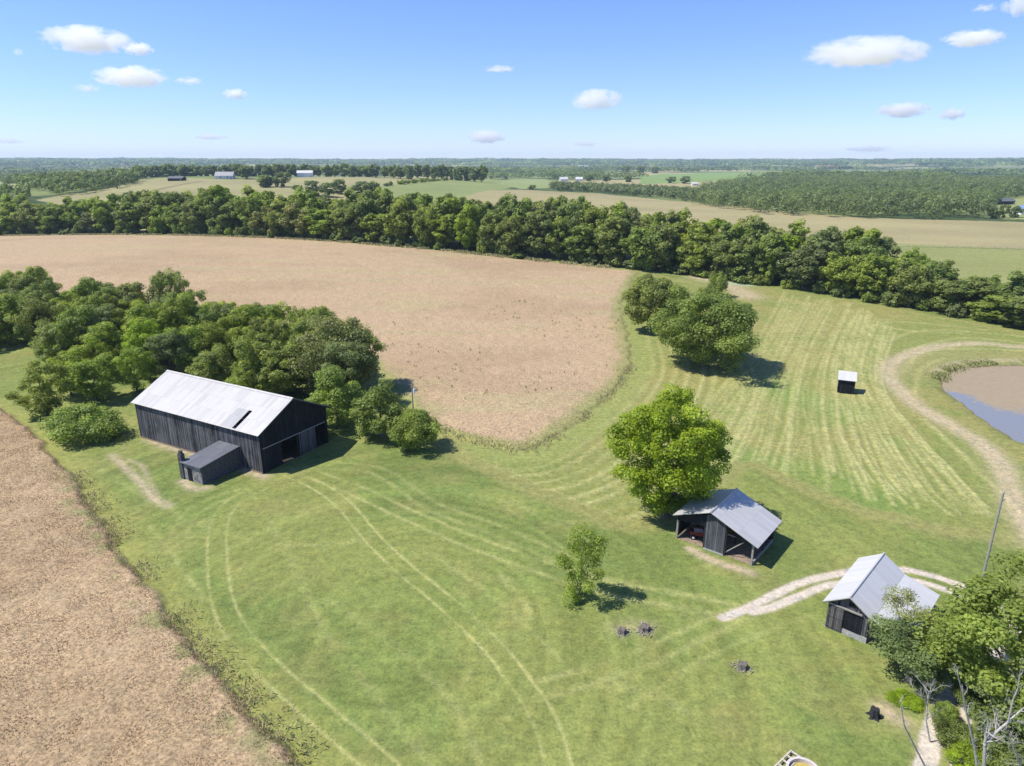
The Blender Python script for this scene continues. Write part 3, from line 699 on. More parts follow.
# --- single trees and rows on the far fields
def D(px, py, H, R=None, label=None, group=None, key=None):
    tree(key or 'dist%d' % random.randrange(3), P(px, py), H, R, label, group)
D(458, 176.5, 22, 12, 'tallest tree on the far hill skyline'); D(360, 176, 24, 6, 'narrow tall tree on the hill skyline right of the white barn', key='dist0')
for px, py, H, R, l in ((282, 187, 15, 9, 'round tree cluster in the hill meadow left of the hedge'), (266, 187, 13, 10, 'broad tree in the hill meadow below the white barn'), (298, 192, 7, 6, 'small bush-like tree at the foot of the hill meadow'),
                        (314, 196, 14, 8, 'left tree of the three at the foot of the hill meadow'), (328, 197, 13, 8, 'middle tree of the three at the foot of the hill meadow'), (340, 194, 14, 7, 'right tree of the three at the foot of the hill meadow'),
                        (361, 195, 13, 8, 'tree standing at the lower end of the hill hedge'), (372, 197, 15, 9, 'larger tree at the lower end of the hill hedge'),
                        (280, 177, 17, 9, 'tree just left of the white barn on the hill'), (246, 179, 17, 9, 'tree beside the grey roofed house on the hill'),
                        (491, 178.4, 12, 8, 'left of two round trees right of the hill skyline'), (506, 178.6, 14, 9, 'right of two round trees right of the hill skyline'),
                        (532, 189.5, 6, 5, 'small lone bush-like tree at the top of the stubble field'), (528, 178, 12, 9, 'tree standing beyond the pale green far meadow'), (628, 182, 14, 10, 'tree in the green far field right of the white houses'),
                        (556, 178.5, 14, 9, 'tree left of the small white houses'), (590, 181, 15, 11, 'pale tree right of the small white houses'), (606, 182, 15, 10, 'dark tree right of the small white houses'),
                        (685, 183.5, 15, 11, 'tree clump left of the little white shed in the valley'), (671, 183, 13, 10, 'rounded tree in the far green field'),
                        (992, 218.5, 9, 4.5, 'small tree at the right end of the wood'), (1002, 218, 11, 4.5, 'dark small tree right of the wood, beside the meadow'), (1014, 217.5, 10, 4.6, 'rounded small tree beside the far meadow at the right edge')):
    D(px, py, H, R, l)
for x in np.linspace(626, 655, 3): D(x, 173.3, 26, 17, 'dark blue-green tree of the distant row in the far fields', 'row of dark trees in the far fields', 'dist0')
for x in np.linspace(378, 486, 26):
    y = np.interp(x, [378, 400, 430, 455, 486], [187.3, 184.3, 181.5, 179.7, 178.4])
    if random.random() < .15: continue
    tree('hedge_b', P(x + random.uniform(-1, 1), y), random.uniform(3, 5.5), random.uniform(3, 4.6), 'small dark bush of the hedge row crossing the far hill', 'bushes of the hedge row on the far hill', 'bush', 'shrub')
# skyline row on the hill
x = 140.
while x < 486:
    Y_ = random.uniform(985, 1045); X_ = (x - 512) / F * (Y_ * CP + 26 * SP); g_ = float(height(X_, Y_))
    tree('dist%d' % random.randrange(3), (X_, Y_, g_), min(max(41 - g_, 15), 24) * random.uniform(.86, 1.06), random.uniform(8, 11), 'tree of the skyline row behind the far hill meadow', 'skyline row behind the far hill meadow')
    x += random.uniform(6.5, 9.5)
print('trees', N_TREES)

# --- woods that read as one mass: stuff
def wood(name, pts, leaf, per_tree, mat, seed, H=(11, 16), R=(4.5, 7.5)):
    rng = np.random.default_rng(seed); n = len(pts); cs = []; rs = []; tn = []
    for (x, y) in pts:
        h = rng.uniform(*H); r = rng.uniform(*R); z = float(height(x, y)); k = 5; tc = rng.uniform()
        for _ in range(k):
            d = rng.normal(size=3); d /= np.linalg.norm(d); cs.append((x + d[0] * r * .5, y + d[1] * r * .5, z + h * .48 + d[2] * h * .26)); rs.append(r * rng.uniform(.5, .78)); tn.append(np.clip(tc * .75 + rng.uniform(0, .25), 0, 1))
    q, t, k = leaf_cloud(np.array(cs), np.array(rs), per_tree // 5, leaf, rng, up=.7, squash=.9, tint_c=np.array(tn), nr=.16, nz=.15)
    me = quads_mesh(name, q, k, 4, {'tint': t}, [mat]); return tag(link(name, me), kind='stuff')
def scatter(poly, gap, rng, nmax=6000):
    lo, hi = poly.min(0), poly.max(0); gx_ = np.arange(lo[0], hi[0], gap); gy_ = np.arange(lo[1], hi[1], gap)
    X, Y = np.meshgrid(gx_, gy_); X = X.ravel() + rng.uniform(-.45, .45, X.size) * gap; Y = Y.ravel() + rng.uniform(-.45, .45, Y.size) * gap
    k = sdf(poly, X, Y, 1.) > 0; return np.stack([X[k], Y[k]], 1)[:nmax]
rg = np.random.default_rng(5)
def WOOD(pts, gap, leaf, per, seed, label, **kw):
    w = scatter(W(pts), gap, rg); print('wood', len(w)); o = wood('woodland', w, leaf, per, M['leaf_wood'], seed, **kw); tag(o, label, 'woodland')
WOOD([(690, 204.6), (760, 214), (830, 217.5), (900, 219), (985, 219.5), (992, 212), (1000, 200), (1060, 194), (1120, 190), (1060, 181), (900, 181), (790, 181), (740, 184), (705, 192)], 13.5, 1.7, 190, 1, 'large green wood covering the right middle distance', H=(12, 19), R=(6, 10))
WOOD([(548, 190.5), (600, 192.8), (650, 197), (700, 203), (705, 193), (650, 190), (600, 187.5), (552, 186)], 11, 1.9, 110, 2, 'narrow belt of trees between the stubble field and the white houses', H=(6.5, 10.5), R=(4, 6.5))
WOOD([(25, 190), (60, 197), (100, 192), (136, 184.5), (142, 179), (90, 178), (-40, 177), (-140, 178), (-140, 184), (0, 181)], 12, 2.2, 100, 3, 'dark wood on the slope in the left distance')
WOOD([(-140, 196), (0, 194), (30, 197), (40, 206), (-140, 207)], 12, 2., 90, 4, 'strip of wood above the tree line at the left edge')
# distant blue woods to the horizon
pts = []
def band(n, r0, r1, th0=-.55, th1=.55, keep=.47):
    for _ in range(n):
        r = math.exp(rg.uniform(math.log(r0), math.log(r1))); a = rg.uniform(th0, th1); x, y = r * math.sin(a), r * math.cos(a)
        if fbm(np.array([x / 330]), np.array([y / 230]), 61, 4)[0] > keep and fbm(np.array([x / 500 + 7]), np.array([y / 300]), 31, 2)[0] < .585 and all(sdf(Z[k], np.array([x]), np.array([y]), 1.)[0] < 0 for k in ('green_far', 'green_far_b')): pts.append((x, y))
band(1500, 1500, 2600, -.04, .55, .44); band(2300, 2600, 5200, -.62, .62, .46); band(3600, 5200, 9250, -.7, .7, .36)
near_p = [p for p in pts if math.hypot(*p) < 2600]; mid_p = [p for p in pts if 2600 <= math.hypot(*p) < 5200]; far_p = [p for p in pts if math.hypot(*p) >= 5200]
for nm, pp_, lf, R_, H_, lab in (('distant_woods', near_p, 5., (14, 26), (13, 18), 'scattered distant woods beyond the green wood'), ('distant_woods', mid_p, 11., (30, 55), (14, 20), 'blue-green woods far off below the horizon'), ('distant_woods', far_p, 22., (60, 120), (18, 30), 'hazy blue line of woods on the horizon')):
    rng = np.random.default_rng(len(pp_)); cs = []; rs = []
    for x, y in pp_:
        r = rng.uniform(*R_); h = rng.uniform(*H_); z = float(height(x, y)); cs.append((x, y, z + h * .35)); rs.append(r)
    k = 45; cs = np.array(cs); rs = np.array(rs); n = len(cs) * k
    d = rng.normal(size=(n, 3)); d[:, 2] = np.abs(d[:, 2]); d /= np.linalg.norm(d, axis=1)[:, None]
    hh = np.repeat([rng.uniform(*H_) for _ in cs], k); p = np.repeat(cs, k, 0) + d * np.stack([np.repeat(rs, k)] * 2 + [hh * .65], 1)
    nrm = d + rng.normal(0, .4, (n, 3)); nrm /= np.linalg.norm(nrm, axis=1)[:, None]; a = np.cross(nrm, rng.normal(size=(n, 3))); a /= np.linalg.norm(a, axis=1)[:, None]; b = np.cross(nrm, a)
    s_ = lf * rng.uniform(.6, 1.2, (n, 1)) * .5; b = b * np.array([1, 1, .5]); a = a * np.array([1, 1, .6])
    q = np.stack([p - a * s_, p + b * s_, p + a * s_, p - b * s_], 1).reshape(-1, 3)
    tag(link(nm, quads_mesh(nm, q, n, 4, {'tint': np.repeat(np.clip(np.repeat(rng.uniform(0, .8, len(cs)), k) + rng.uniform(0, .2, n), 0, 1), 4)}, [M['leaf_wood']])), lab, 'woods', kind='stuff')

# ------------------------------------------------------------------ standing crop and weeds (stuff)
def blades(name, X, Y, Zv, hgt, wid, tint, lean, mat, label, cat, rng):
    n = len(X); a = rng.uniform(0, 2 * PI, n); w = wid * rng.uniform(.6, 1.3, n); h = hgt * rng.uniform(.7, 1.25, n)
    dx, dy = np.cos(a) * w, np.sin(a) * w; la = rng.uniform(0, 2 * PI, n); lx, ly = np.cos(la) * lean * h, np.sin(la) * lean * h
    q = np.stack([np.stack([X - dx, Y - dy, Zv - .1], 1), np.stack([X + dx, Y + dy, Zv - .1], 1), np.stack([X + lx + dx * .7, Y + ly + dy * .7, Zv + h], 1), np.stack([X + lx - dx * .7, Y + ly - dy * .7, Zv + h * .92], 1)], 1).reshape(-1, 3)
    me = quads_mesh(name, q, n, 4, {'tint': np.repeat(tint, 4)}, [mat]); return tag(link(name, me), label, cat, kind='stuff')
def mat_crop(name, stops):
    t = NT(name); c = t.ramp(t.n('Attribute', attribute_name='tint').outputs['Fac'], stops)
    return t.done(t.n('MixShader', {0: .25, 1: t.princ(c, .8, None, 0, .15), 2: t.n('BsdfTranslucent', {'Color': c}).outputs[0]}).outputs[0])
M['stalk'] = mat_crop('ripe_wheat', [(0, (.34, .23, .135)), (.55, (.48, .34, .21)), (1, (.58, .45, .31))])
M['weed'] = mat_crop('tall_weeds', [(0, (.10, .13, .04)), (.5, (.28, .30, .10)), (1, (.48, .42, .22))])
rc = np.random.default_rng(77)
wp = W([(-60, 400), (0, 410), (28, 431), (62, 469), (98, 521), (140, 583), (188, 646), (248, 713), (300, 770), (345, 830), (-60, 830)])
def inside(poly, n):
    lo, hi = poly.min(0), poly.max(0); X = rc.uniform(lo[0], hi[0], n); Y = rc.uniform(lo[1], hi[1], n); k = sdf(poly, X, Y, 1.) > 0; return X[k], Y[k]
X, Y = inside(wp, 260000); tn = np.clip(.5 + .5 * (fbm(X / 3, Y / 3, 4, 3) - .5) * 2 + rc.normal(0, .2, len(X)), 0, 1)
blades('wheat_crop', X, Y, np.full(len(X), .60), .13, .035, tn, 1.2, M['stalk'], 'ripe tan wheat standing in the near left field', 'wheat', rc)
# weeds along field borders
def along(pts, n, spread, hgt, wid, bias=0):
    c = curve(W(pts), 10); L = np.concatenate([[0], np.cumsum(np.linalg.norm(np.diff(c, axis=0), axis=1))]); s = rc.uniform(0, L[-1], n)
    cl = fbm(s / 3.5, s * 0, 6, 3); s = s[cl > .42]; d = np.gradient(c, axis=0); d /= np.linalg.norm(d, axis=1)[:, None]
    o = rc.normal(bias, spread, len(s)); X = np.interp(s, L, c[:, 0]) - np.interp(s, L, d[:, 1]) * o; Y = np.interp(s, L, c[:, 1]) + np.interp(s, L, d[:, 0]) * o; return X, Y
X, Y = along([(62, 468), (98, 520), (140, 582), (188, 645), (248, 712), (300, 770)], 6500, 1.3, .8, .1, -.3)
blades('border_weeds', X, Y, height(X, Y) + .3, .3, .05, np.clip(fbm(X / 1.8, Y / 1.8, 9, 3) * 1.7 + .1 + rc.normal(0, .2, len(X)), 0, 1), .8, M['weed'], 'rank weeds along the border of the near wheat field', 'weeds', rc)
X, Y = along([(632, 362), (620, 384), (600, 404), (575, 424), (545, 444), (520, 451), (490, 446), (455, 437), (430, 427)], 1800, 1.0, .8, .1, -.3)
blades('border_weeds', X, Y, height(X, Y) + .3, .3, .07, np.clip(1.0 + rc.normal(0, .22, len(X)), 0, 1), .35, M['weed'], 'dry weeds along the curved edge of the big tan field', 'weeds', rc)
X, Y = along([(0, 236.5), (100, 235.5), (200, 236.5), (300, 240), (370, 245), (440, 251), (500, 257.5), (560, 263.5), (610, 268.5)], 9000, 1.5, 1., .3)
blades('border_weeds', X, Y, height(X, Y) + .3, .7, .25, np.clip(.85 + rc.normal(0, .2, len(X)), 0, 1), .35, M['weed'], 'pale rank grass between the tan field and the tree line', 'weeds', rc)
# scattered green plants in the big field
wb = W([(430, 300), (560, 300), (620, 320), (625, 370), (560, 430), (520, 446), (440, 425), (400, 380), (380, 330)])
X, Y = inside(wb, 330); pk = fbm(X / 16, Y / 16, 3, 3) > .46; X, Y = X[pk], Y[pk]; n = 5
X = np.repeat(X, n) + rc.normal(0, .22, len(X) * n); Y = np.repeat(Y, n) + rc.normal(0, .22, len(Y) * n)
blades('field_weeds', X, Y, height(X, Y) + .6, .35, .06, np.clip(.5 + rc.normal(0, .2, len(X)), 0, 1), .35, M['weed'], 'dark green weeds dotted through the big tan field', 'weeds', rc)
X, Y = along([(934, 383), (938, 374), (950, 366), (970, 362), (1000, 361), (1040, 362)], 3000, 1.2, .8, .1)
blades('pond_weeds', X, Y, np.full(len(X), -.25), .4, .09, np.clip(.6 + rc.normal(0, .25, len(X)), 0, 1), .35, M['weed'], 'tufts of weeds on the far bank of the pond', 'weeds', rc)

# ------------------------------------------------------------------ tobacco barn
A, B, Cc = PZ(263, 474, 0), PZ(328, 442, 0), PZ(142, 437, 0)
BL, BW = 29.0, 13.7; rz = math.radians(-29.1)
ux, uy = np.array([math.cos(rz), math.sin(rz)]), np.array([-math.sin(rz), math.cos(rz)])
ctr = A[:2] - ux * BL / 2 + uy * BW / 2
barn = empty('tobacco_barn', (ctr[0], ctr[1], 0), rz, 'long black weathered barn with a pale tin gable roof', 'barn')
x1, y1 = BL / 2, BW / 2; EH, RH = 6.35, 9.75; T = .12
b = MB(); b.box(-x1, x1, -y1, -y1 + T, 0, EH); b.build('wall', M['barn'], barn)
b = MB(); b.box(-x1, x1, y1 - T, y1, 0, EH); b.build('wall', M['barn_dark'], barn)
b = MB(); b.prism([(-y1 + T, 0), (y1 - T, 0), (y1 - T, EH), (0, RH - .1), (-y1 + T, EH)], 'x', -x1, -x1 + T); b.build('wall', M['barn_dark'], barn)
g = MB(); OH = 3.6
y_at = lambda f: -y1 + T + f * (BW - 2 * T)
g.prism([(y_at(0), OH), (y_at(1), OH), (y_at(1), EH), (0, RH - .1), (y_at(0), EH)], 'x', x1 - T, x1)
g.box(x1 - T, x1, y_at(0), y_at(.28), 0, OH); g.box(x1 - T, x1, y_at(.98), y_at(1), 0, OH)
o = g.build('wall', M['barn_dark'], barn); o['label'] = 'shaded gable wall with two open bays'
d = MB(); d.box(x1 + .04, x1 + .10, y_at(.545), y_at(.80), .1, OH + .15)
d.box(x1 + .10, x1 + .13, y_at(.545), y_at(.80), .5, .66); d.box(x1 + .10, x1 + .13, y_at(.545), y_at(.80), 2.7, 2.86)
dd = d.build('sliding_door', M['barn'], barn)
r_ = MB(); r_.box(x1 + .02, x1 + .14, y_at(.02), y_at(.97), OH + .18, OH + .30); r_.build('door_rail', M['wood_grey'], barn)
for f in (.28, .54, .80):
    p = MB(); p.box(x1 - T - .18, x1 - T - .01, y_at(f) - .1, y_at(f) + .1, 0, OH + .2); p.build('post', M['wood_black'], barn)
for yy in (-2.3, 2.3):
    for xx in (-9, -3, 3, 9):
        p = MB(); p.box(xx - .12, xx + .12, yy - .12, yy + .12, 0, 7.9); p.build('post', M['wood_black'], barn)
f_ = MB(); f_.box(-x1 + T, x1 - T, -y1 + T, y1 - T, -.02, .02); f_.build('floor', M['shade_dirt'], barn)
# corner trims and a few loose boards along the foot of the long wall
tr_ = MB()
tr_.box(x1 - .16, x1 + .03, -y1 - .035, -y1 - .003, 0, EH - .1); tr_.box(-x1 - .03, -x1 + .16, -y1 - .035, -y1 - .003, 0, EH - .1); tr_.build('corner_board', M['grey_board'], barn)
for k in range(26):
    lb = MB()
    xx = random.uniform(-x1 + .3, x1 - 9); h = random.uniform(.5, 3.2); z0 = random.choice([0, random.uniform(0, 2.4)]); lb.box(xx, xx + .18, -y1 - .03, -y1 - .004, z0, z0 + h); lb.build('patch_board', M['grey_board'], barn)
# stone footing gaps
ft = MB(); ft.box(-x1, x1, -y1 - .05, -y1 - .004, -.1, .22); ft.build('footing', M['dirt'], barn)
# roof: slope pieces leave the slot of the missing sheet open
ov, og = .45, .4
sl_ = (RH - EH) / (y1); zE = EH - ov * sl_ + .12
def rp(x, f, side=-1):  # f from eave 0 to ridge 1
    return (x, side * (y1 + ov) * (1 - f), zE + (RH + .12 - zE) * f)
roof = MB(); xa, xb = -x1 - og, x1 + og; s0, s1 = x1 - 5.3, x1 - 4.55; q0 = s0 - 2.4
LS = math.hypot(y1 + ov, RH - zE)
def piece(mb, a, c, f0, f1, m=0): mb.slab(rp(a, f0), rp(c, f0), rp(c, f1), rp(a, f1), .07, m, a + 20, f0 * LS)
piece(roof, xa, q0, 0, 1); piece(roof, q0, s0, .5, 1); piece(roof, s0, s1, .5, 1); piece(roof, s1, xb, 0, 1)
piece(roof, q0, s0, 0, .02); piece(roof, s0, s1, 0, .03)
rf = roof.build('roof', M['roof'], barn)
rp2 = MB(); piece(rp2, q0, s0, .02, .5); o = rp2.build('roof_patch', M['roof_grey'], rf); o['label'] = 'greyer replaced sheets in the roof'
rb = MB(); rb.slab(rp(xb, 0, 1), rp(xa, 0, 1), rp(xa, 1, 1), rp(xb, 1, 1), .07); rb.build('roof', M['roof'], barn)
pu = MB(); 
for f in (.12, .3, .46): pu.tube([rp(s0 - .3, f)[:2] + (rp(s0, f)[2] - .16,), rp(s1 + .3, f)[:2] + (rp(s1, f)[2] - .16,)], .06, 4)
pu.build('purlin', M['wood_black'], barn)
rc_ = MB(); rc_.prism([(-.28, RH + .045), (0, RH + .20), (.28, RH + .045), (0, RH + .135)], 'x', xa, xb); rc_.build('ridge_cap', M['roof'], barn)
fb = MB()
for sd in (-1, 1):
    e0 = Vector(rp(xb - .02, 0, sd)); e1 = Vector(rp(xb - .02, 1, sd)); dn = Vector((0, 0, -.26)); off = Vector((0, 0, -.10)); th_ = Vector((-.05, 0, 0))
    fb.face([e0 + off, e1 + off, e1 + off + dn, e0 + off + dn]); fb.face([e0 + off + th_, e1 + off + th_, e1 + off + dn + th_, e0 + off + dn + th_]); fb.face([e0 + off + dn, e1 + off + dn, e1 + off + dn + th_, e0 + off + dn + th_])
fb.build('barge_board', M['wood_black'], barn)

# block stripping room built on to the barn's long side
def loc_of(px, py):
    v = PZ(px, py, 0)[:2] - ctr; return v @ ux, v @ uy
xr = loc_of(243, 468)[0]; yo = loc_of(203, 485)[1]; xl = loc_of(203, 485)[0] - 3.9
xr = loc_of(203, 485)[0] + .1
sh = empty('stripping_room', tuple(np.append(ctr + ux * (xl + xr) / 2 + uy * (-y1 - .06), 0)), rz, 'low dark block lean-to with a flat dark roof against the long barn wall', 'shed')
hw = (xr - xl) / 2; dp = -(yo + y1 + .06)
zb, zf = 3.5, 2.75
b = MB(); b.box(hw - .18, hw, -dp, -.02, 0, zf); b.prism([(-dp, zf), (-.02, zf), (-.02, zb - .05)], 'x', hw - .18, hw); b.build('wall', M['block'], sh)
b = MB(); b.box(-hw, -hw + .18, -dp, -.02, 0, zf); b.prism([(-dp, zf), (-.02, zf), (-.02, zb - .05)], 'x', -hw, -hw + .18); b.build('wall', M['block'], sh)
b = MB(); b.box(-hw + .18, hw - .18, -dp, -dp + .18, 0, zf); o = b.build('wall', M['block_lime'], sh); o['label'] = 'end wall with pale lime stains'
b = MB(); b.slab((-hw - .25, -dp - .35, zf + .06), (hw + .25, -dp - .35, zf + .06), (hw + .25, -.01, zb + .1), (-hw - .25, -.01, zb + .1), .12); b.build('roof', M['roof_dark'], sh)
b = MB(); b.box(-hw - .78, -hw - .02, -dp - .12, -dp + .5, 0, 3.9); b.box(-hw - .66, -hw - .14, -dp + .0, -dp + .38, 3.9, 4.35); b.build('chimney', M['block'], sh)
b = MB(); b.box(-hw + .9, -hw + 1.8, -dp - .05, -dp - .004, .05, 2.05); b.build('door', M['barn_dark'], sh)

# ------------------------------------------------------------------ open-sided shed by the tall tree
p0, p1_ = PZ(675, 538, 0), PZ(752, 566, 0); v = p1_[:2] - p0[:2]; rz2 = math.atan2(v[1], v[0]); SW = float(np.linalg.norm(v)); SD = 6.9
os_ = empty('open_shed', (p0[0], p0[1], 0), rz2, 'open-sided shed with a grey tin roof and one boarded panel', 'shed')
ap = 4.35; hr, he, hl = 5.25, 2.95, 3.25
f_ = MB(); f_.box(.1, SW - .1, .1, SD - .1, -.05, .03); f_.build('floor', M['dirt'], os_)
def post(x, y, h, m='wood_black', r=.1): q = MB(); q.box(x - r, x + r, y - r, y + r, 0, h); return q.build('post', M[m], os_)
for x, h in ((.15, hl - .1), (SW - .15, he - .02)):
    for y in (.15, SD / 2, SD - .15): post(x, y, h, 'wood_grey' if y < 1 else 'wood_black')
for y in (.15, SD / 2, SD - .15): post(6.2, y, 4.0); post(3.65, y, 4.4)
b = MB(); b.box(3.75, 6.1, -.02, .06, .12, 3.55)
b.prism([(3.75, 3.55), (6.1, 3.55), (6.1, 4.05), (ap, 4.75), (3.75, 4.5)], 'y', -.02, .06); b.build('boarded_panel', M['grey_board'], os_)
b = MB(); b.box(3.7, 6.15, -.1, -.025, 0, .16); b.build('sill_beam', M['concrete'], os_)
b = MB(); b.prism([(.1, 2.55), (3.7, 2.9), (3.7, 4.45), (.1, 3.15)], 'y', 0, .05); b.build('wall', M['barn_dark'], os_)
b = MB(); b.box(.1, SW - .1, SD - .08, SD - .02, .1, 2.9); b.prism([(.1, 2.9), (SW - .1, 2.9), (ap, 5.0)], 'y', SD - .08, SD - .02); o = b.build('wall', M['barn_dark'], os_)
b = MB(); b.box(.12, .18, .3, SD - .2, .2, 3.0); b.build('wall', M['barn_dark'], os_)
# beams and a diagonal brace
b = MB(); b.tube([(SW - .15, .1, he - .1), (SW - .15, SD - .1, he - .1)], .1, 4); b.tube([(6.2, .1, 4.0), (6.2, SD - .1, 4.0)], .09, 4); b.tube([(.15, .1, hl - .1), (.15, SD - .1, hl - .1)], .1, 4)
for y in (.15, SD / 2, SD - .15): b.tube([(6.2, y, he - .15), (SW - .1, y, he - .15)], .08, 4)
b.build('beam', M['wood_black'], os_)
b = MB(); b.tube([(6.3, .2, .4), (8.2, .45, 2.3)], .07, 4); b.build('brace', M['wood_grey'], os_)
b = MB(); b.box(SW - .16, SW + .0, .3, SD - .2, .0, .38); b.build('base_board', M['wood_grey'], os_)
fo = .55
rt = MB(); rt.slab((ap, -fo, hr), (SW + .55, -fo, he - .12), (SW + .55, SD + .45, he - .12), (ap, SD + .45, hr), .06)
def rslab(name, a, b_, x0s, z0s, x1s, z1s, mat, par):
    """slope between line x0 (low) and x1 (ridge)"""
    m = MB(); m.slab((x0s, b_, z0s), (x0s, a, z0s), (x1s, a, z1s), (x1s, b_, z1s), .06); return m.build(name, M[mat], par)
M['roof_mid'] = mat_roof('mid_grey_tin_roof', (.55, .54, .52), (.48, .47, .455), (.38, .365, .345))
rslab('roof', -fo, SD + .45, SW + .6, he - .16, ap, hr, 'roof_mid', os_)
m = MB(); m.slab((-.3, -fo, hl + .05), (-.3, SD + .45, hl + .05), (ap, SD + .45, hr), (ap, -fo, hr), .06); m.build('roof', M['roof_mid'], os_)
m = MB(); m.tube([(ap, -fo, hr + .03), (ap, SD + .45, hr + .03)], .11, 6); m.build('ridge_cap', M['roof_mid'], os_)
# red implement parked in the shaded bay
c0 = Matrix.Rotation(rz2, 3, 'Z') @ Vector((2.2, 1.9, 0)) + Vector((p0[0], p0[1], 0))
im = empty('farm_wagon', tuple(c0), rz2 + .5, 'small red farm wagon parked in the shaded bay of the open shed', 'wagon')
b = MB(); b.box(-1.1, 1.1, -.55, .55, .55, .65); b.box(-1.1, 1.1, -.55, -.5, .65, 1.05); b.box(-1.1, 1.1, .5, .55, .65, 1.05); b.box(-1.1, -1.05, -.5, .5, .65, 1.05); b.box(1.05, 1.1, -.5, .5, .65, 1.05); b.build('body', M['red'], im)
for sx in (-.7, .7):
    for sy in (-.65, .65):
        b = MB(); b.tube([(sx, sy - .08, .32), (sx, sy + .08, .32)], .32, 14); w_ = b.build('wheel', M['rubber'], im)
        b = MB(); b.tube([(sx, sy - .09, .32), (sx, sy + .09, .32)], .15, 10); b.build('hub', M['white'], w_)
b = MB(); b.tube([(1.1, 0, .6), (2.0, 0, .35)], .05, 6); b.build('drawbar', M['steel'], im)
b = MB(); b.box(-.6, .5, -.48, .48, .655, .98); b.build('load', M['white'], im)

# ------------------------------------------------------------------ white-roofed garage
G0 = PZ(825, 626, 0)
rz3 = math.radians(-43.2)   # local x = width (towards the lean-to), local y = length
ga = empty('garage', (G0[0], G0[1], 0), rz3, 'black boarded garage with a white tin roof and side lean-to', 'garage')
GW, GL = 3.75, 9.7; gr, ge = 4.5, 3.2; lx = 7.5; le = 2.05
b = MB(); b.box(-.05, GW + .05, -.06, .02, -.2, .62); b.box(-.08, .02, .02, GL, -.2, .5); b.build('foundation', M['concrete'], ga)
b = MB(); b.prism([(0, .62), (GW, .62), (GW, ge), (GW / 2, gr - .08), (0, ge)], 'y', .0, .1); wf = b.build('wall', M['barn'], ga)
b = MB(); b.box(0, .1, .1, GL - .1, .5, ge); b.build('wall', M['barn_dark'], ga)
b = MB(); b.box(GW - .1, GW, .1, GL - .1, .2, ge); b.build('wall', M['barn_dark'], ga)
b = MB(); b.prism([(0, 0), (GW, 0), (GW, ge), (GW / 2, gr - .08), (0, ge)], 'y', GL - .1, GL); b.build('wall', M['barn_dark'], ga)
b = MB(); b.prism([(GW, 0), (lx - .2, 0), (lx - .2, le - .02), (GW, ge - .12)], 'y', GL - .14, GL - .04); b.prism([(GW, 0), (lx - .2, 0), (lx - .2, le - .02), (GW, ge - .12)], 'y', .06, .16); b.box(lx - .3, lx - .2, .16, GL - .14, 0, le - .03); b.build('lean_to_wall', M['barn_dark'], ga)
b = MB(); b.box(.02, 1.5, -.16, -.10, .12, 2.75)
for z in (.3, 1.5, 2.5): b.box(.02, 1.5, -.20, -.16, z, z + .12)
b.build('sliding_door', M['door_board'], ga)
b = MB(); b.box(-.0, 3.1, -.22, -.08, 2.80, 2.95); b.build('door_rail', M['wood_grey'], ga)
b = MB(); b.box(1.55, 3.2, -.05, -.004, .64, 2.6); b.build('door', M['barn_dark'], ga)
b = MB(); b.box(1.8, 2.35, -.04, -.01, 3.25, 3.75); b.build('loft_hatch', M['barn_dark'], ga)
b = MB(); b.slab((-.45, GL + .4, ge - .27), (-.45, -.45, ge - .27), (GW / 2, -.45, gr), (GW / 2, GL + .4, gr), .06); b.build('roof', M['roof_white'], ga)
b = MB(); b.slab((GW + .35, -.45, ge - .2), (GW + .35, GL + .4, ge - .2), (GW / 2, GL + .4, gr), (GW / 2, -.45, gr), .06); b.build('roof', M['roof_white'], ga)
b = MB(); b.slab((lx, -.3, le), (lx, GL + .35, le), (GW + .36, GL + .35, ge - .22), (GW + .36, -.3, ge - .22), .06); o = b.build('lean_to_roof', M['roof_white'], ga)
b = MB(); b.tube([(GW / 2, -.45, gr + .02), (GW / 2, GL + .4, gr + .02)], .09, 6); b.build('ridge_cap', M['roof_white'], ga)
b = MB(); b.tube([(-.45, -.44, ge - .36), (GW / 2, -.44, gr - .1), (GW + .35, -.44, ge - .3)], .08, 4); b.build('barge_board', M['wood_grey'], ga)

# ------------------------------------------------------------------ little shack in the hay field
s0_, s1_ = P(837, 393), P(853.5, 395); v = s1_[:2] - s0_[:2]; rzs = math.atan2(v[1], v[0]); sw = float(np.linalg.norm(v))
sk = empty('shack', (s0_[0], s0_[1], 0), rzs, 'tiny black shack with a white lean roof alone in the hay field', 'shed')
sd_ = 2.7; h0, h1 = 2.95, 3.75
b = MB(); b.box(0, sw, 0, .08, -.1, h0); b.build('wall', M['barn_dark'], sk)
b = MB(); b.box(0, sw, sd_ - .08, sd_, -.1, h1); b.build('wall', M['barn_dark'], sk)
b = MB()
for x in (0, sw - .08): b.prism([(.08, -.1), (sd_ - .08, -.1), (sd_ - .08, h1 - .03), (.08, h0)], 'x', x, x + .08)
b.build('wall', M['barn_dark'], sk)
b = MB(); b.slab((-.2, -.35, h0 - .04), (sw + .2, -.35, h0 - .04), (sw + .2, sd_ + .3, h1 + .14), (-.2, sd_ + .3, h1 + .14), .08); b.build('roof', M['roof_white'], sk)
b = MB(); b.box(sw * .3, sw * .72, -.04, -.003, 0, 2.0); b.build('door', M['barn_dark'], sk)

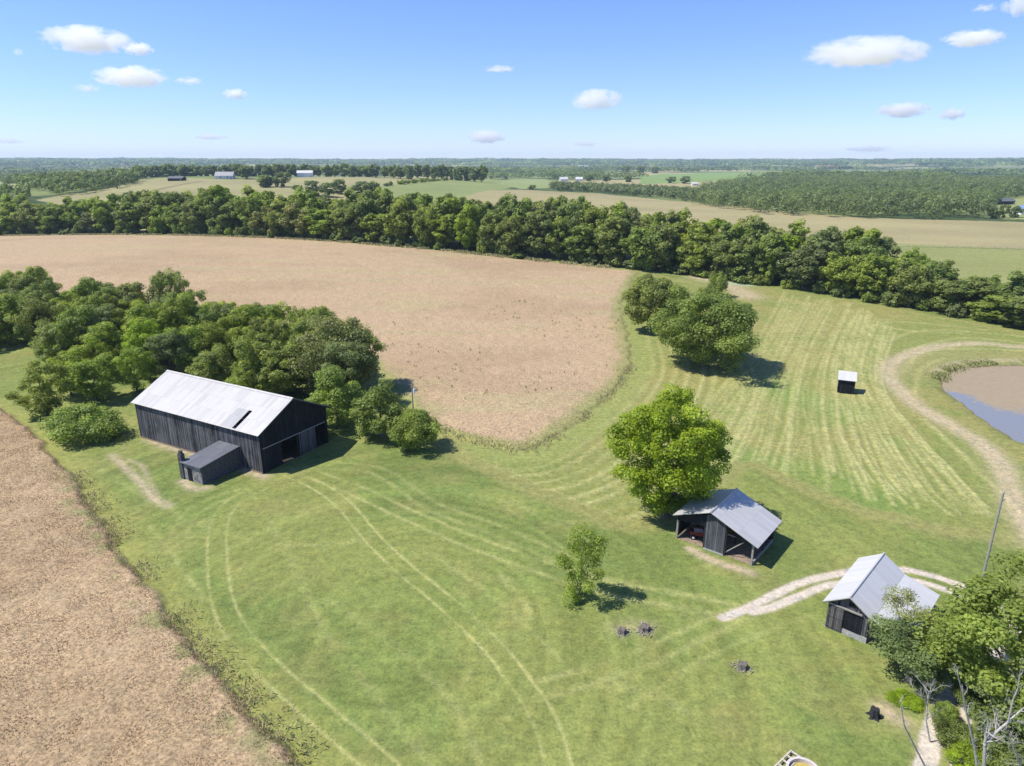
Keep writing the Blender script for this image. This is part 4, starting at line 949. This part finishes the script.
# ------------------------------------------------------------------ poles
def pole(px, py, top_y, label, arm=False, box=False, r=.14):
    q = P(px, py); dy = (383 - top_y) / F; Hh = CAM_H + (-SP + dy * CP) / (CP + dy * SP) * q[1]
    o = empty('utility_pole', tuple(q), 0, label, 'utility pole')
    m = MB(); m.tube([(0, 0, -.3), (0, 0, (Hh - q[2]) * .5), (0, 0, Hh - q[2])], [r, r * .85, r * .65], 10); m.build('pole', M['wood_grey'], o)
    z = Hh - q[2]
    if box: m = MB(); m.tube([(.35, -.1, z - 2.1), (.35, -.1, z - 1.35)], .2, 10); m.build('transformer', M['white'], o); m = MB(); m.tube([(0, 0, z - 1.6), (.3, -.1, z - 1.6)], .05, 5); m.build('bracket', M['steel'], o)
    m = MB(); m.tube([(0, -.05, z), (0, -.05, z + .18)], .05, 6); m.build('insulator', M['steel'], o)
    if arm: m = MB(); m.tube([(.05, 0, z - .9), (.4, .1, z - .75)], .04, 5); m.build('bracket', M['steel'], o)
    return o
pole(414, 428, 381, 'short utility pole with a white canister behind the round shrub', box=True, r=.13)
pole(977, 600, 493, 'tall bare timber utility pole beside the bright yellow-green tree', arm=True, r=.14)

# ------------------------------------------------------------------ stumps, planter, rack
def stump(px, py, r, h, label, dark=False, debris=True):
    q = P(px, py); rng = np.random.default_rng(int(px)); o = empty('tree_stump', tuple(q), rng.uniform(0, 6), label, 'stump')
    n = 18; ang = np.linspace(0, 2 * PI, n, endpoint=False); lobe = 1 + .22 * np.sin(ang * 5 + 1) + rng.normal(0, .07, n)
    rings = [(1.55, -.05), (1.15, .16), (.95, .45), (.88, 1.)]
    V = []; Fc = []
    for f, z in rings:
        for k in range(n): rr_ = r * f * (1 + (lobe[k] - 1) * (1.5 if z < .2 else .7)); V.append((rr_ * math.cos(ang[k]), rr_ * math.sin(ang[k]), h * z * (1 + (rng.normal(0, .10) if z == 1. else 0))))
    for i in range(3):
        for k in range(n): Fc.append((i * n + k, i * n + (k + 1) % n, (i + 1) * n + (k + 1) % n, (i + 1) * n + k))
    V.append((0, 0, h * .93)); Fc += [(3 * n + k, 3 * n + (k + 1) % n, len(V) - 1) for k in range(n)]
    me = bpy.data.meshes.new('stump'); me.from_pydata(V, [], Fc); me.materials.append(M['stump'] if not dark else M['wood_black']); link('stump_body', me, o)
    if debris:
        m = MB()
        for _ in range(34):
            a = rng.uniform(0, 2 * PI); d = r * rng.uniform(1.2, 2.4); x, y = d * math.cos(a), d * math.sin(a); s = rng.uniform(.03, .09)
            m.tube([(x, y, .03), (x + rng.normal(0, .15), y + rng.normal(0, .15), .04 + s)], [s, s * .5], 5)
        m.build('debris', M['chips'], o)
stump(622, 633, .38, .5, 'left of the two weathered stumps near the sparse young tree')
stump(645, 630, .48, .45, 'right of the two weathered stumps near the sparse young tree')
stump(743, 668, .42, .5, 'weathered grey stump alone in the lawn, below the gravel drive')
stump(874, 717, .34, .85, 'dark upright stump beside a sandy patch near the bare trees', True, False)
q = P(803, 777)
o = empty('raised_planter', tuple(q), 0, 'round pale-rimmed planter filled with yellow straw at the bottom edge', 'planter')
def ringmesh(ri, ro, z0, z1, n=40):
    m = MB()
    for k in range(n):
        a, c = 2 * PI * k / n, 2 * PI * (k + 1) / n; e = lambda r_, t_, z_: (r_ * math.cos(t_), r_ * math.sin(t_), z_)
        m.face([e(ri, a, z1), e(ro, a, z1), e(ro, c, z1), e(ri, c, z1)]); m.face([e(ro, a, z0), e(ro, c, z0), e(ro, c, z1), e(ro, a, z1)]); m.face([e(ri, a, z0), e(ri, c, z0), e(ri, c, z1), e(ri, a, z1)])
    return m
ringmesh(1.08, 1.28, -.1, .62).build('rim', M['pale_stone'], o)
m = MB(); m.tube([(0, 0, -.05), (0, 0, .30)], 1.07, 36)
m.build('straw_fill', M['straw'], o)
q2 = P(781, 771); q3 = P(792, 760)
o = empty('wooden_rack', tuple(q2), math.atan2(q3[1] - q2[1], q3[0] - q2[0]), 'pale timber slatted rack lying beside the round planter', 'rack')
L_ = float(np.linalg.norm(q3 - q2)) + .5
for y in (-.38, .38): m = MB(); m.box(-1.2, L_, y - .05, y + .05, .22, .36); m.build('rail', M['wood_pale'], o)
for x in np.linspace(-1.1, L_ - .05, 6): m = MB(); m.box(x - .06, x + .06, -.33, .33, .24, .33); m.build('slat', M['wood_pale'], o)
for x in (-1., L_ - .12):
    for y in (-.38, .38): m = MB(); m.box(x - .05, x + .05, y - .05, y + .05, 0, .22); m.build('leg', M['wood_pale'], o)

# ------------------------------------------------------------------ bare dead trees bottom right
def branch(m, p, d, L, r, depth, rng):
    n = 4; pts = [p]; dd = Vector(d)
    for k in range(n):
        dd = (dd + Vector(rng.normal(0, .16, 3))).normalized(); pts.append(pts[-1] + dd * (L / n))
    m.tube(pts, [r * (1 - .65 * k / n) for k in range(n + 1)], 5 if depth else 7)
    if depth < 3:
        for _ in range(rng.integers(3, 5) if depth < 2 else 3):
            i = rng.integers(1, n + 1); nd = (dd + Vector(rng.normal(0, .62, 3)) + Vector((0, 0, .15))).normalized()
            branch(m, pts[i], nd, L * rng.uniform(.4, .65), r * .45, depth + 1, rng)
def dead_tree(px, py, limbs, label, seed):
    rng = np.random.default_rng(seed); q = P(px, py); o = empty('dead_tree', tuple(q), 0, label, 'tree'); t = MB(); m = MB()
    for L in limbs:
        pts = []
        for i, (x, y) in enumerate(L['p']):
            d = ray(x, y); k = (q[1] + L.get('dy', 0) * i * .5) / d[1]; pts.append(Vector((d[0] * k, d[1] * k, CAM_H + d[2] * k)) - Vector(q))
        n = len(pts); t.tube(pts, [L['r'] * (1 - .7 * i / (n - 1)) for i in range(n)], 8)
        for i in range(1, n):
            for _ in range(L.get('b', 2)):
                dr = ((pts[i] - pts[i - 1]).normalized() * .6 + Vector(rng.normal(0, .42, 3)) + Vector((0, 0, .35))).normalized()
                branch(m, pts[i], dr, L.get('bl', 1.4) * rng.uniform(.6, 1.2), L['r'] * .3, 1, rng)
    t.build('trunk', M['dead_wood'], o); m.build('branches', M['dead_wood'], o)
dead_tree(984, 806, [dict(p=[(984, 806), (984, 770), (985, 742), (986, 732)], r=.17, b=3), dict(p=[(984, 745), (996, 732), (1008, 722), (1020, 711), (1028, 712)], r=.11, dy=.3), dict(p=[(1008, 722), (1013, 700), (1018, 688), (1020, 672)], r=.06, dy=-.2, b=2)], 'bleached forked dead tree in the bottom right corner', 3)
dead_tree(981, 800, [dict(p=[(981, 800), (975, 750), (967, 715), (963, 695), (958, 676)], r=.10, dy=-.3, b=2, bl=.7)], 'slim bare trunk rising left of the forked dead tree', 4)
dead_tree(930, 742, [dict(p=[(930, 742), (926, 720), (928, 700), (929, 692)], r=.07, b=5, bl=1.2), dict(p=[(927, 704), (921, 696), (914, 690)], r=.06, b=2, bl=.8)], 'small bare bushy tree between the dark tree and the drive', 5)
dead_tree(927, 770, [dict(p=[(927, 770), (914, 745), (904, 725), (902, 712), (900, 701)], r=.08, dy=-.2, b=2, bl=.6)], 'leaning grey dead stem on the lawn side of the drive', 6)
dead_tree(1024, 790, [dict(p=[(1024, 790), (1020, 765), (1012, 745), (1003, 732)], r=.10, b=4, bl=1.2)], 'thin grey brushwood at the right frame edge', 7)
for px, py, H, R, k, l in ((950, 742, 2.0, 1.5, 'shrub', 'low green shrub between the two gravel wheel tracks'), (964, 772, 2.4, 1.6, 'bright_young', 'bright yellow-green shrub at the bottom by the forked dead tree'), (1000, 760, 2.6, 2.2, 'shrub', 'dark undergrowth shrub behind the forked dead tree'), (972, 700, 2.2, 2.0, 'shrub_round', 'round dark shrub in the shade right of the drive'), (944, 722, 1.6, 1.3, 'shrub_low', 'small shrub on the drive verge under the dark tree'), (985, 715, 2.4, 2.2, 'shrub', 'dark shrub in deep shade under the bright yellow-green tree'), (1016, 738, 3.0, 2.6, 'shrub', 'tall shrub in shade behind the forked dead tree'), (962, 742, 1.6, 1.3, 'shrub_low', 'low leafy shrub beside the slim bare trunk'), (1018, 775, 2.6, 2.2, 'shrub_round', 'dark shrub under the brushwood at the right frame edge'), (905, 702, .6, 1.5, 'shrub_low', 'low green clump on the lawn below the dark blue-green tree')):
    tree(k, P(px, py), H, R, l, None, 'bush', 'shrub')

# ------------------------------------------------------------------ far buildings
def house(px, py, w, dpt, h, rh, roof, wall, label, rz_=0., cat='house', name='farm_house', win=2, Y=None):
    q = P(px, py)
    if Y: X = (px - 512) / F * (Y * CP + 22 * SP); q = np.array([X, Y, float(height(X, Y))])
    o = empty(name, (q[0], q[1], q[2]), rz_, label, cat)
    b = MB(); b.box(-w / 2, w / 2, 0, dpt, -.8, h)
    for x in (-w / 2 + .01, w / 2 - .16): b.prism([(.01, h), (dpt - .01, h), (dpt / 2, h + rh - .2)], 'x', x, x + .15)
    b.build('wall', M[wall], o)
    r = MB(); r.slab((-w / 2 - .6, -.6, h - .1), (w / 2 + .6, -.6, h - .1), (w / 2 + .6, dpt / 2, h + rh), (-w / 2 - .6, dpt / 2, h + rh), .2)
    r.slab((w / 2 + .6, dpt + .6, h - .1), (-w / 2 - .6, dpt + .6, h - .1), (-w / 2 - .6, dpt / 2, h + rh), (w / 2 + .6, dpt / 2, h + rh), .2); r.build('roof', M[roof], o)
    for k in range(win):
        x = -w / 2 + w * (k + .7) / (win + .4); m = MB(); m.box(x - .7, x + .7, -.06, -.005, 1.0, 2.4); m.build('window', M['wood_black'], o)
    m = MB(); m.box(w * .36, w * .36 + 1.4, -.06, -.005, -.5, 2.2); m.build('door', M['wood_grey'], o)
house(305, 175.2, 19, 11, 5, 3, 'roof_white', 'white', 'white barn on the hill skyline left of the hedge', .15, 'barn', 'barn', 0, 925.)
house(224, 178.8, 20, 12, 3.4, 4.5, 'roof_grey', 'white', 'wide grey-roofed house on the hill in front of trees', .1)
house(175, 181, 17, 9, 3, 2.2, 'roof_dark', 'barn_dark', 'low dark shed on the left hill meadow', -.1, 'shed', 'field_shed', 0)
house(564, 181.5, 16, 9, 5, 4, 'roof_white', 'white', 'left white-roofed house in the trees beyond the stubble field', .1)
house(579, 181.5, 14, 9, 5, 4, 'roof_white', 'white', 'right white-roofed house in the trees beyond the stubble field', -.1)
house(695, 185.5, 11, 8, 3.5, 2.5, 'roof_white', 'white', 'little white shed beside a tree clump in the valley', 0, 'shed', 'field_shed', 1)
house(1008, 204.5, 15, 9, 3.5, 3, 'roof_dark', 'barn_dark', 'dark barn in the meadow at the right end of the wood', .1, 'barn', 'barn', 0)
house(1030, 214.5, 16, 10, 4, 3.4, 'blue_roof', 'white', 'blue-roofed building at the right frame edge', .1, 'barn', 'barn', 1)
house(826, 168.8, 110, 30, 10, 8, 'red_roof', 'white', 'long red-roofed building far off on the horizon plain', 0, 'building', 'farm_building', 0)
house(857, 175.8, 46, 20, 6, 6, 'roof_grey', 'white', 'grey-roofed building half hidden behind the large green wood', 0, 'building', 'farm_building', 2)
house(648, 170.5, 40, 18, 8, 6, 'roof_white', 'white', 'small white building far off behind the dark tree row', 0, 'building', 'farm_building', 1)
house(583, 168.5, 60, 24, 10, 8, 'roof_white', 'white', 'tiny white building on the distant blue plain', 0, 'building', 'farm_building', 1)
# wire fence along the dark seam of the right-hand pasture
fp = curve(W([(885, 246.3), (930, 247.2), (1024, 249.3), (1110, 251.3)]), 8)
fo_ = empty('wire_fence', (fp[0][0], fp[0][1], float(height(*fp[0]))), 0, 'wire fence along the dark seam between stubble and green pasture', 'fence')
L = np.concatenate([[0], np.cumsum(np.linalg.norm(np.diff(fp, axis=0), axis=1))])
base = Vector(fo_.location)
wires = MB(); prev = None
pts_ = [Vector((np.interp(s, L, fp[:, 0]), np.interp(s, L, fp[:, 1]), 0)) for s in np.arange(0, L[-1], 6.)]
for q in pts_: q.z = float(height(q.x, q.y))
for q in pts_:
    m = MB(); m.tube([q - base - Vector((0, 0, .3)), q - base + Vector((0, 0, 1.3))], .09, 5); m.build('post', M['wood_grey'], fo_)
for z in (.45, .85, 1.2): wires.tube([q - base + Vector((0, 0, z)) for q in pts_], .012, 3)
wires.build('wires', M['steel'], fo_)

# ------------------------------------------------------------------ light, sky, air
EL = math.radians(56); sdir = Vector((-1, -.10, 0)).normalized() * math.cos(EL) + Vector((0, 0, math.sin(EL)))
su = bpy.data.lights.new('sun', 'SUN'); su.energy = 4.45; su.angle = math.radians(.55); su.color = (1, .955, .88)
so = bpy.data.objects.new('sun', su); COL.objects.link(so); so.rotation_euler = (-sdir).to_track_quat('-Z', 'Y').to_euler(); so.location = (-60, 0, 120)
w = bpy.data.worlds.new('World'); SC.world = w; w.use_nodes = True; nt = w.node_tree; nt.nodes.clear()
sky = nt.nodes.new('ShaderNodeTexSky'); sky.sky_type = 'NISHITA'; sky.sun_disc = False; sky.sun_elevation = EL; sky.sun_rotation = math.atan2(sdir.x, sdir.y); sky.altitude = 200; sky.air_density = 1.0; sky.dust_density = .0; sky.ozone_density = 6.0
bg = nt.nodes.new('ShaderNodeBackground'); bg.inputs[1].default_value = .102; ow = nt.nodes.new('ShaderNodeOutputWorld'); hs = nt.nodes.new('ShaderNodeMix'); hs.data_type = 'RGBA'; hs.blend_type = 'MULTIPLY'; hs.inputs[0].default_value = 1; hs.inputs[7].default_value = (.88, .93, 1.22, 1)
nt.links.new(sky.outputs[0], hs.inputs[6]); nt.links.new(hs.outputs[2], bg.inputs[0]); nt.links.new(bg.outputs[0], ow.inputs[0])

# haze: one closed box of even thin air
b = MB(); b.box(-9600, 9600, -9600, 9600, -6, 150); hz_ = b.build('haze', [], None)
t = NT('thin_air'); t.t.links.new(t.n('VolumePrincipled', {'Color': (.58, .75, 1.0, 1), 'Density': 7.5e-5, 'Anisotropy': .1}).outputs[0], t.out.inputs['Volume']); hz_.data.materials.append(t.mat)
hz_.visible_shadow = True; tag(hz_, kind='stuff')

# clouds: flat-bottomed cumulus as volumes at their own height and distance
def cloud_mat(name, seed, wisp):
    t = NT(name); o = t.obj(); gen = o
    n = t.n('TexNoise', {'Vector': t.n('Mapping', {'Vector': o, 'Location': (seed * 3.7, seed * 1.3, seed * 2.1), 'Scale': (2.9, 2.9, 1.4)}).outputs[0], 'Scale': 1.0, 'Detail': 8., 'Roughness': .64}).outputs['Fac']
    ln = t.n('VectorMath', {0: o}, operation='LENGTH').outputs['Value']
    e = t.math('SUBTRACT', 1., ln)
    dsty = t.math('ADD', e, t.math('MULTIPLY', t.math('SUBTRACT', n, .5), 3.3 if not wisp else 3.2))
    dsty = t.mapr(dsty, .18 if not wisp else .3, .5 if not wisp else .9, 0, 1)
    dsty = t.math('MULTIPLY', dsty, t.mapr(ln, .86, 1.0, 1, 0), clamp=True)
    return t, dsty
def cloud(px, py, wpx, hpx, seed, label, wisp=False):
    el = math.radians(0) ; d = ray(px, py); dn = d / d[1]; Hc = 620.; Y = min(Hc / max(dn[2], .012), 22000.); c = Vector((dn[0] * Y, Y, CAM_H + dn[2] * Y))
    k = Y / CP / F; rx = wpx * k / 2 * .98; rzc = hpx * k / 2 * 1.0; ry = rx * .8
    bm = bmesh.new(); bmesh.ops.create_icosphere(bm, subdivisions=3, radius=1.0)
    me = bpy.data.meshes.new('cloud'); bm.to_mesh(me); bm.free(); o = link('cloud', me); o.location = c; o.scale = (rx, ry, rzc); tag(o, label, 'cloud')
    t, ds = cloud_mat('cloud_vapour', seed, wisp)
    dens = (1.1 if not wisp else .7) / rzc
    v = t.n('VolumePrincipled', {'Color': (1, 1, 1, 1), 'Anisotropy': 0.1, 'Density': t.math('MULTIPLY', ds, dens)}); t.t.links.new(v.outputs[0], t.out.inputs['Volume']); me.materials.append(t.mat)
    return o
for i, c in enumerate(((86, 40, 84, 24, 'long bright cloud in the upper left with a curled right end'), (138, 49, 30, 12, 'small cloud just right of the long upper left cloud'), (132, 77, 70, 20, 'flat-bottomed cloud below the long upper left cloud'),
                       (235, 94, 24, 10, 'small faint cloud right of the flat-bottomed left cloud'), (597, 100, 52, 20, 'cloud near the middle of the sky'), (486, 137, 42, 14, 'low cloud above the distant blue woods'),
                       (866, 53, 116, 28, 'largest cloud, upper right'), (973, 38, 56, 15, 'thin cloud right of the largest cloud'), (903, 110, 52, 14, 'flat cloud low on the right'), (952, 114, 26, 11, 'tiny cloud right of the low flat cloud'), (1022, 4, 36, 22, 'cloud cut by the top right corner'))):
    cloud(*c[:4], i + 1, c[4])
for i, c in enumerate(((189, 81, 30, 8, 'thin wisp right of the flat-bottomed left cloud'), (87, 88, 26, 8, 'slanting wisp below the left clouds'), (500, 69, 34, 7, 'faint wisp high in the middle of the sky'), (10, 141, 30, 6, 'faint wisp low at the left edge'), (868, 149, 52, 7, 'faint grey wisp low on the right'), (585, 144, 30, 6, 'faint wisp low right of the middle'), (210, 137, 40, 6, 'faint wisp low above the left hill'), (18, 52, 12, 8, 'scrap of cloud near the left edge'), (984, 8, 24, 8, 'faint scrap beside the top right corner cloud'))):
    cloud(*c[:4], i + 31, c[4], True)

# ------------------------------------------------------------------ camera
cd = bpy.data.cameras.new('camera'); cd.sensor_width = 36; cd.lens = 36 * F / 1024; cd.clip_start = 1; cd.clip_end = 60000
cam = bpy.data.objects.new('camera', cd); COL.objects.link(cam); cam.location = (0, 0, CAM_H); cam.rotation_euler = (PI / 2 - PITCH, 0, 0); SC.camera = cam
SC.view_settings.view_transform = 'Standard'; SC.view_settings.look = 'None'; SC.view_settings.gamma = 1; SC.view_settings.exposure = .57
SC.cycles.max_bounces = 8; SC.cycles.diffuse_bounces = 3; SC.cycles.transmission_bounces = 3; SC.cycles.transparent_max_bounces = 8; SC.cycles.volume_bounces = 24
SC.cycles.use_denoising = True
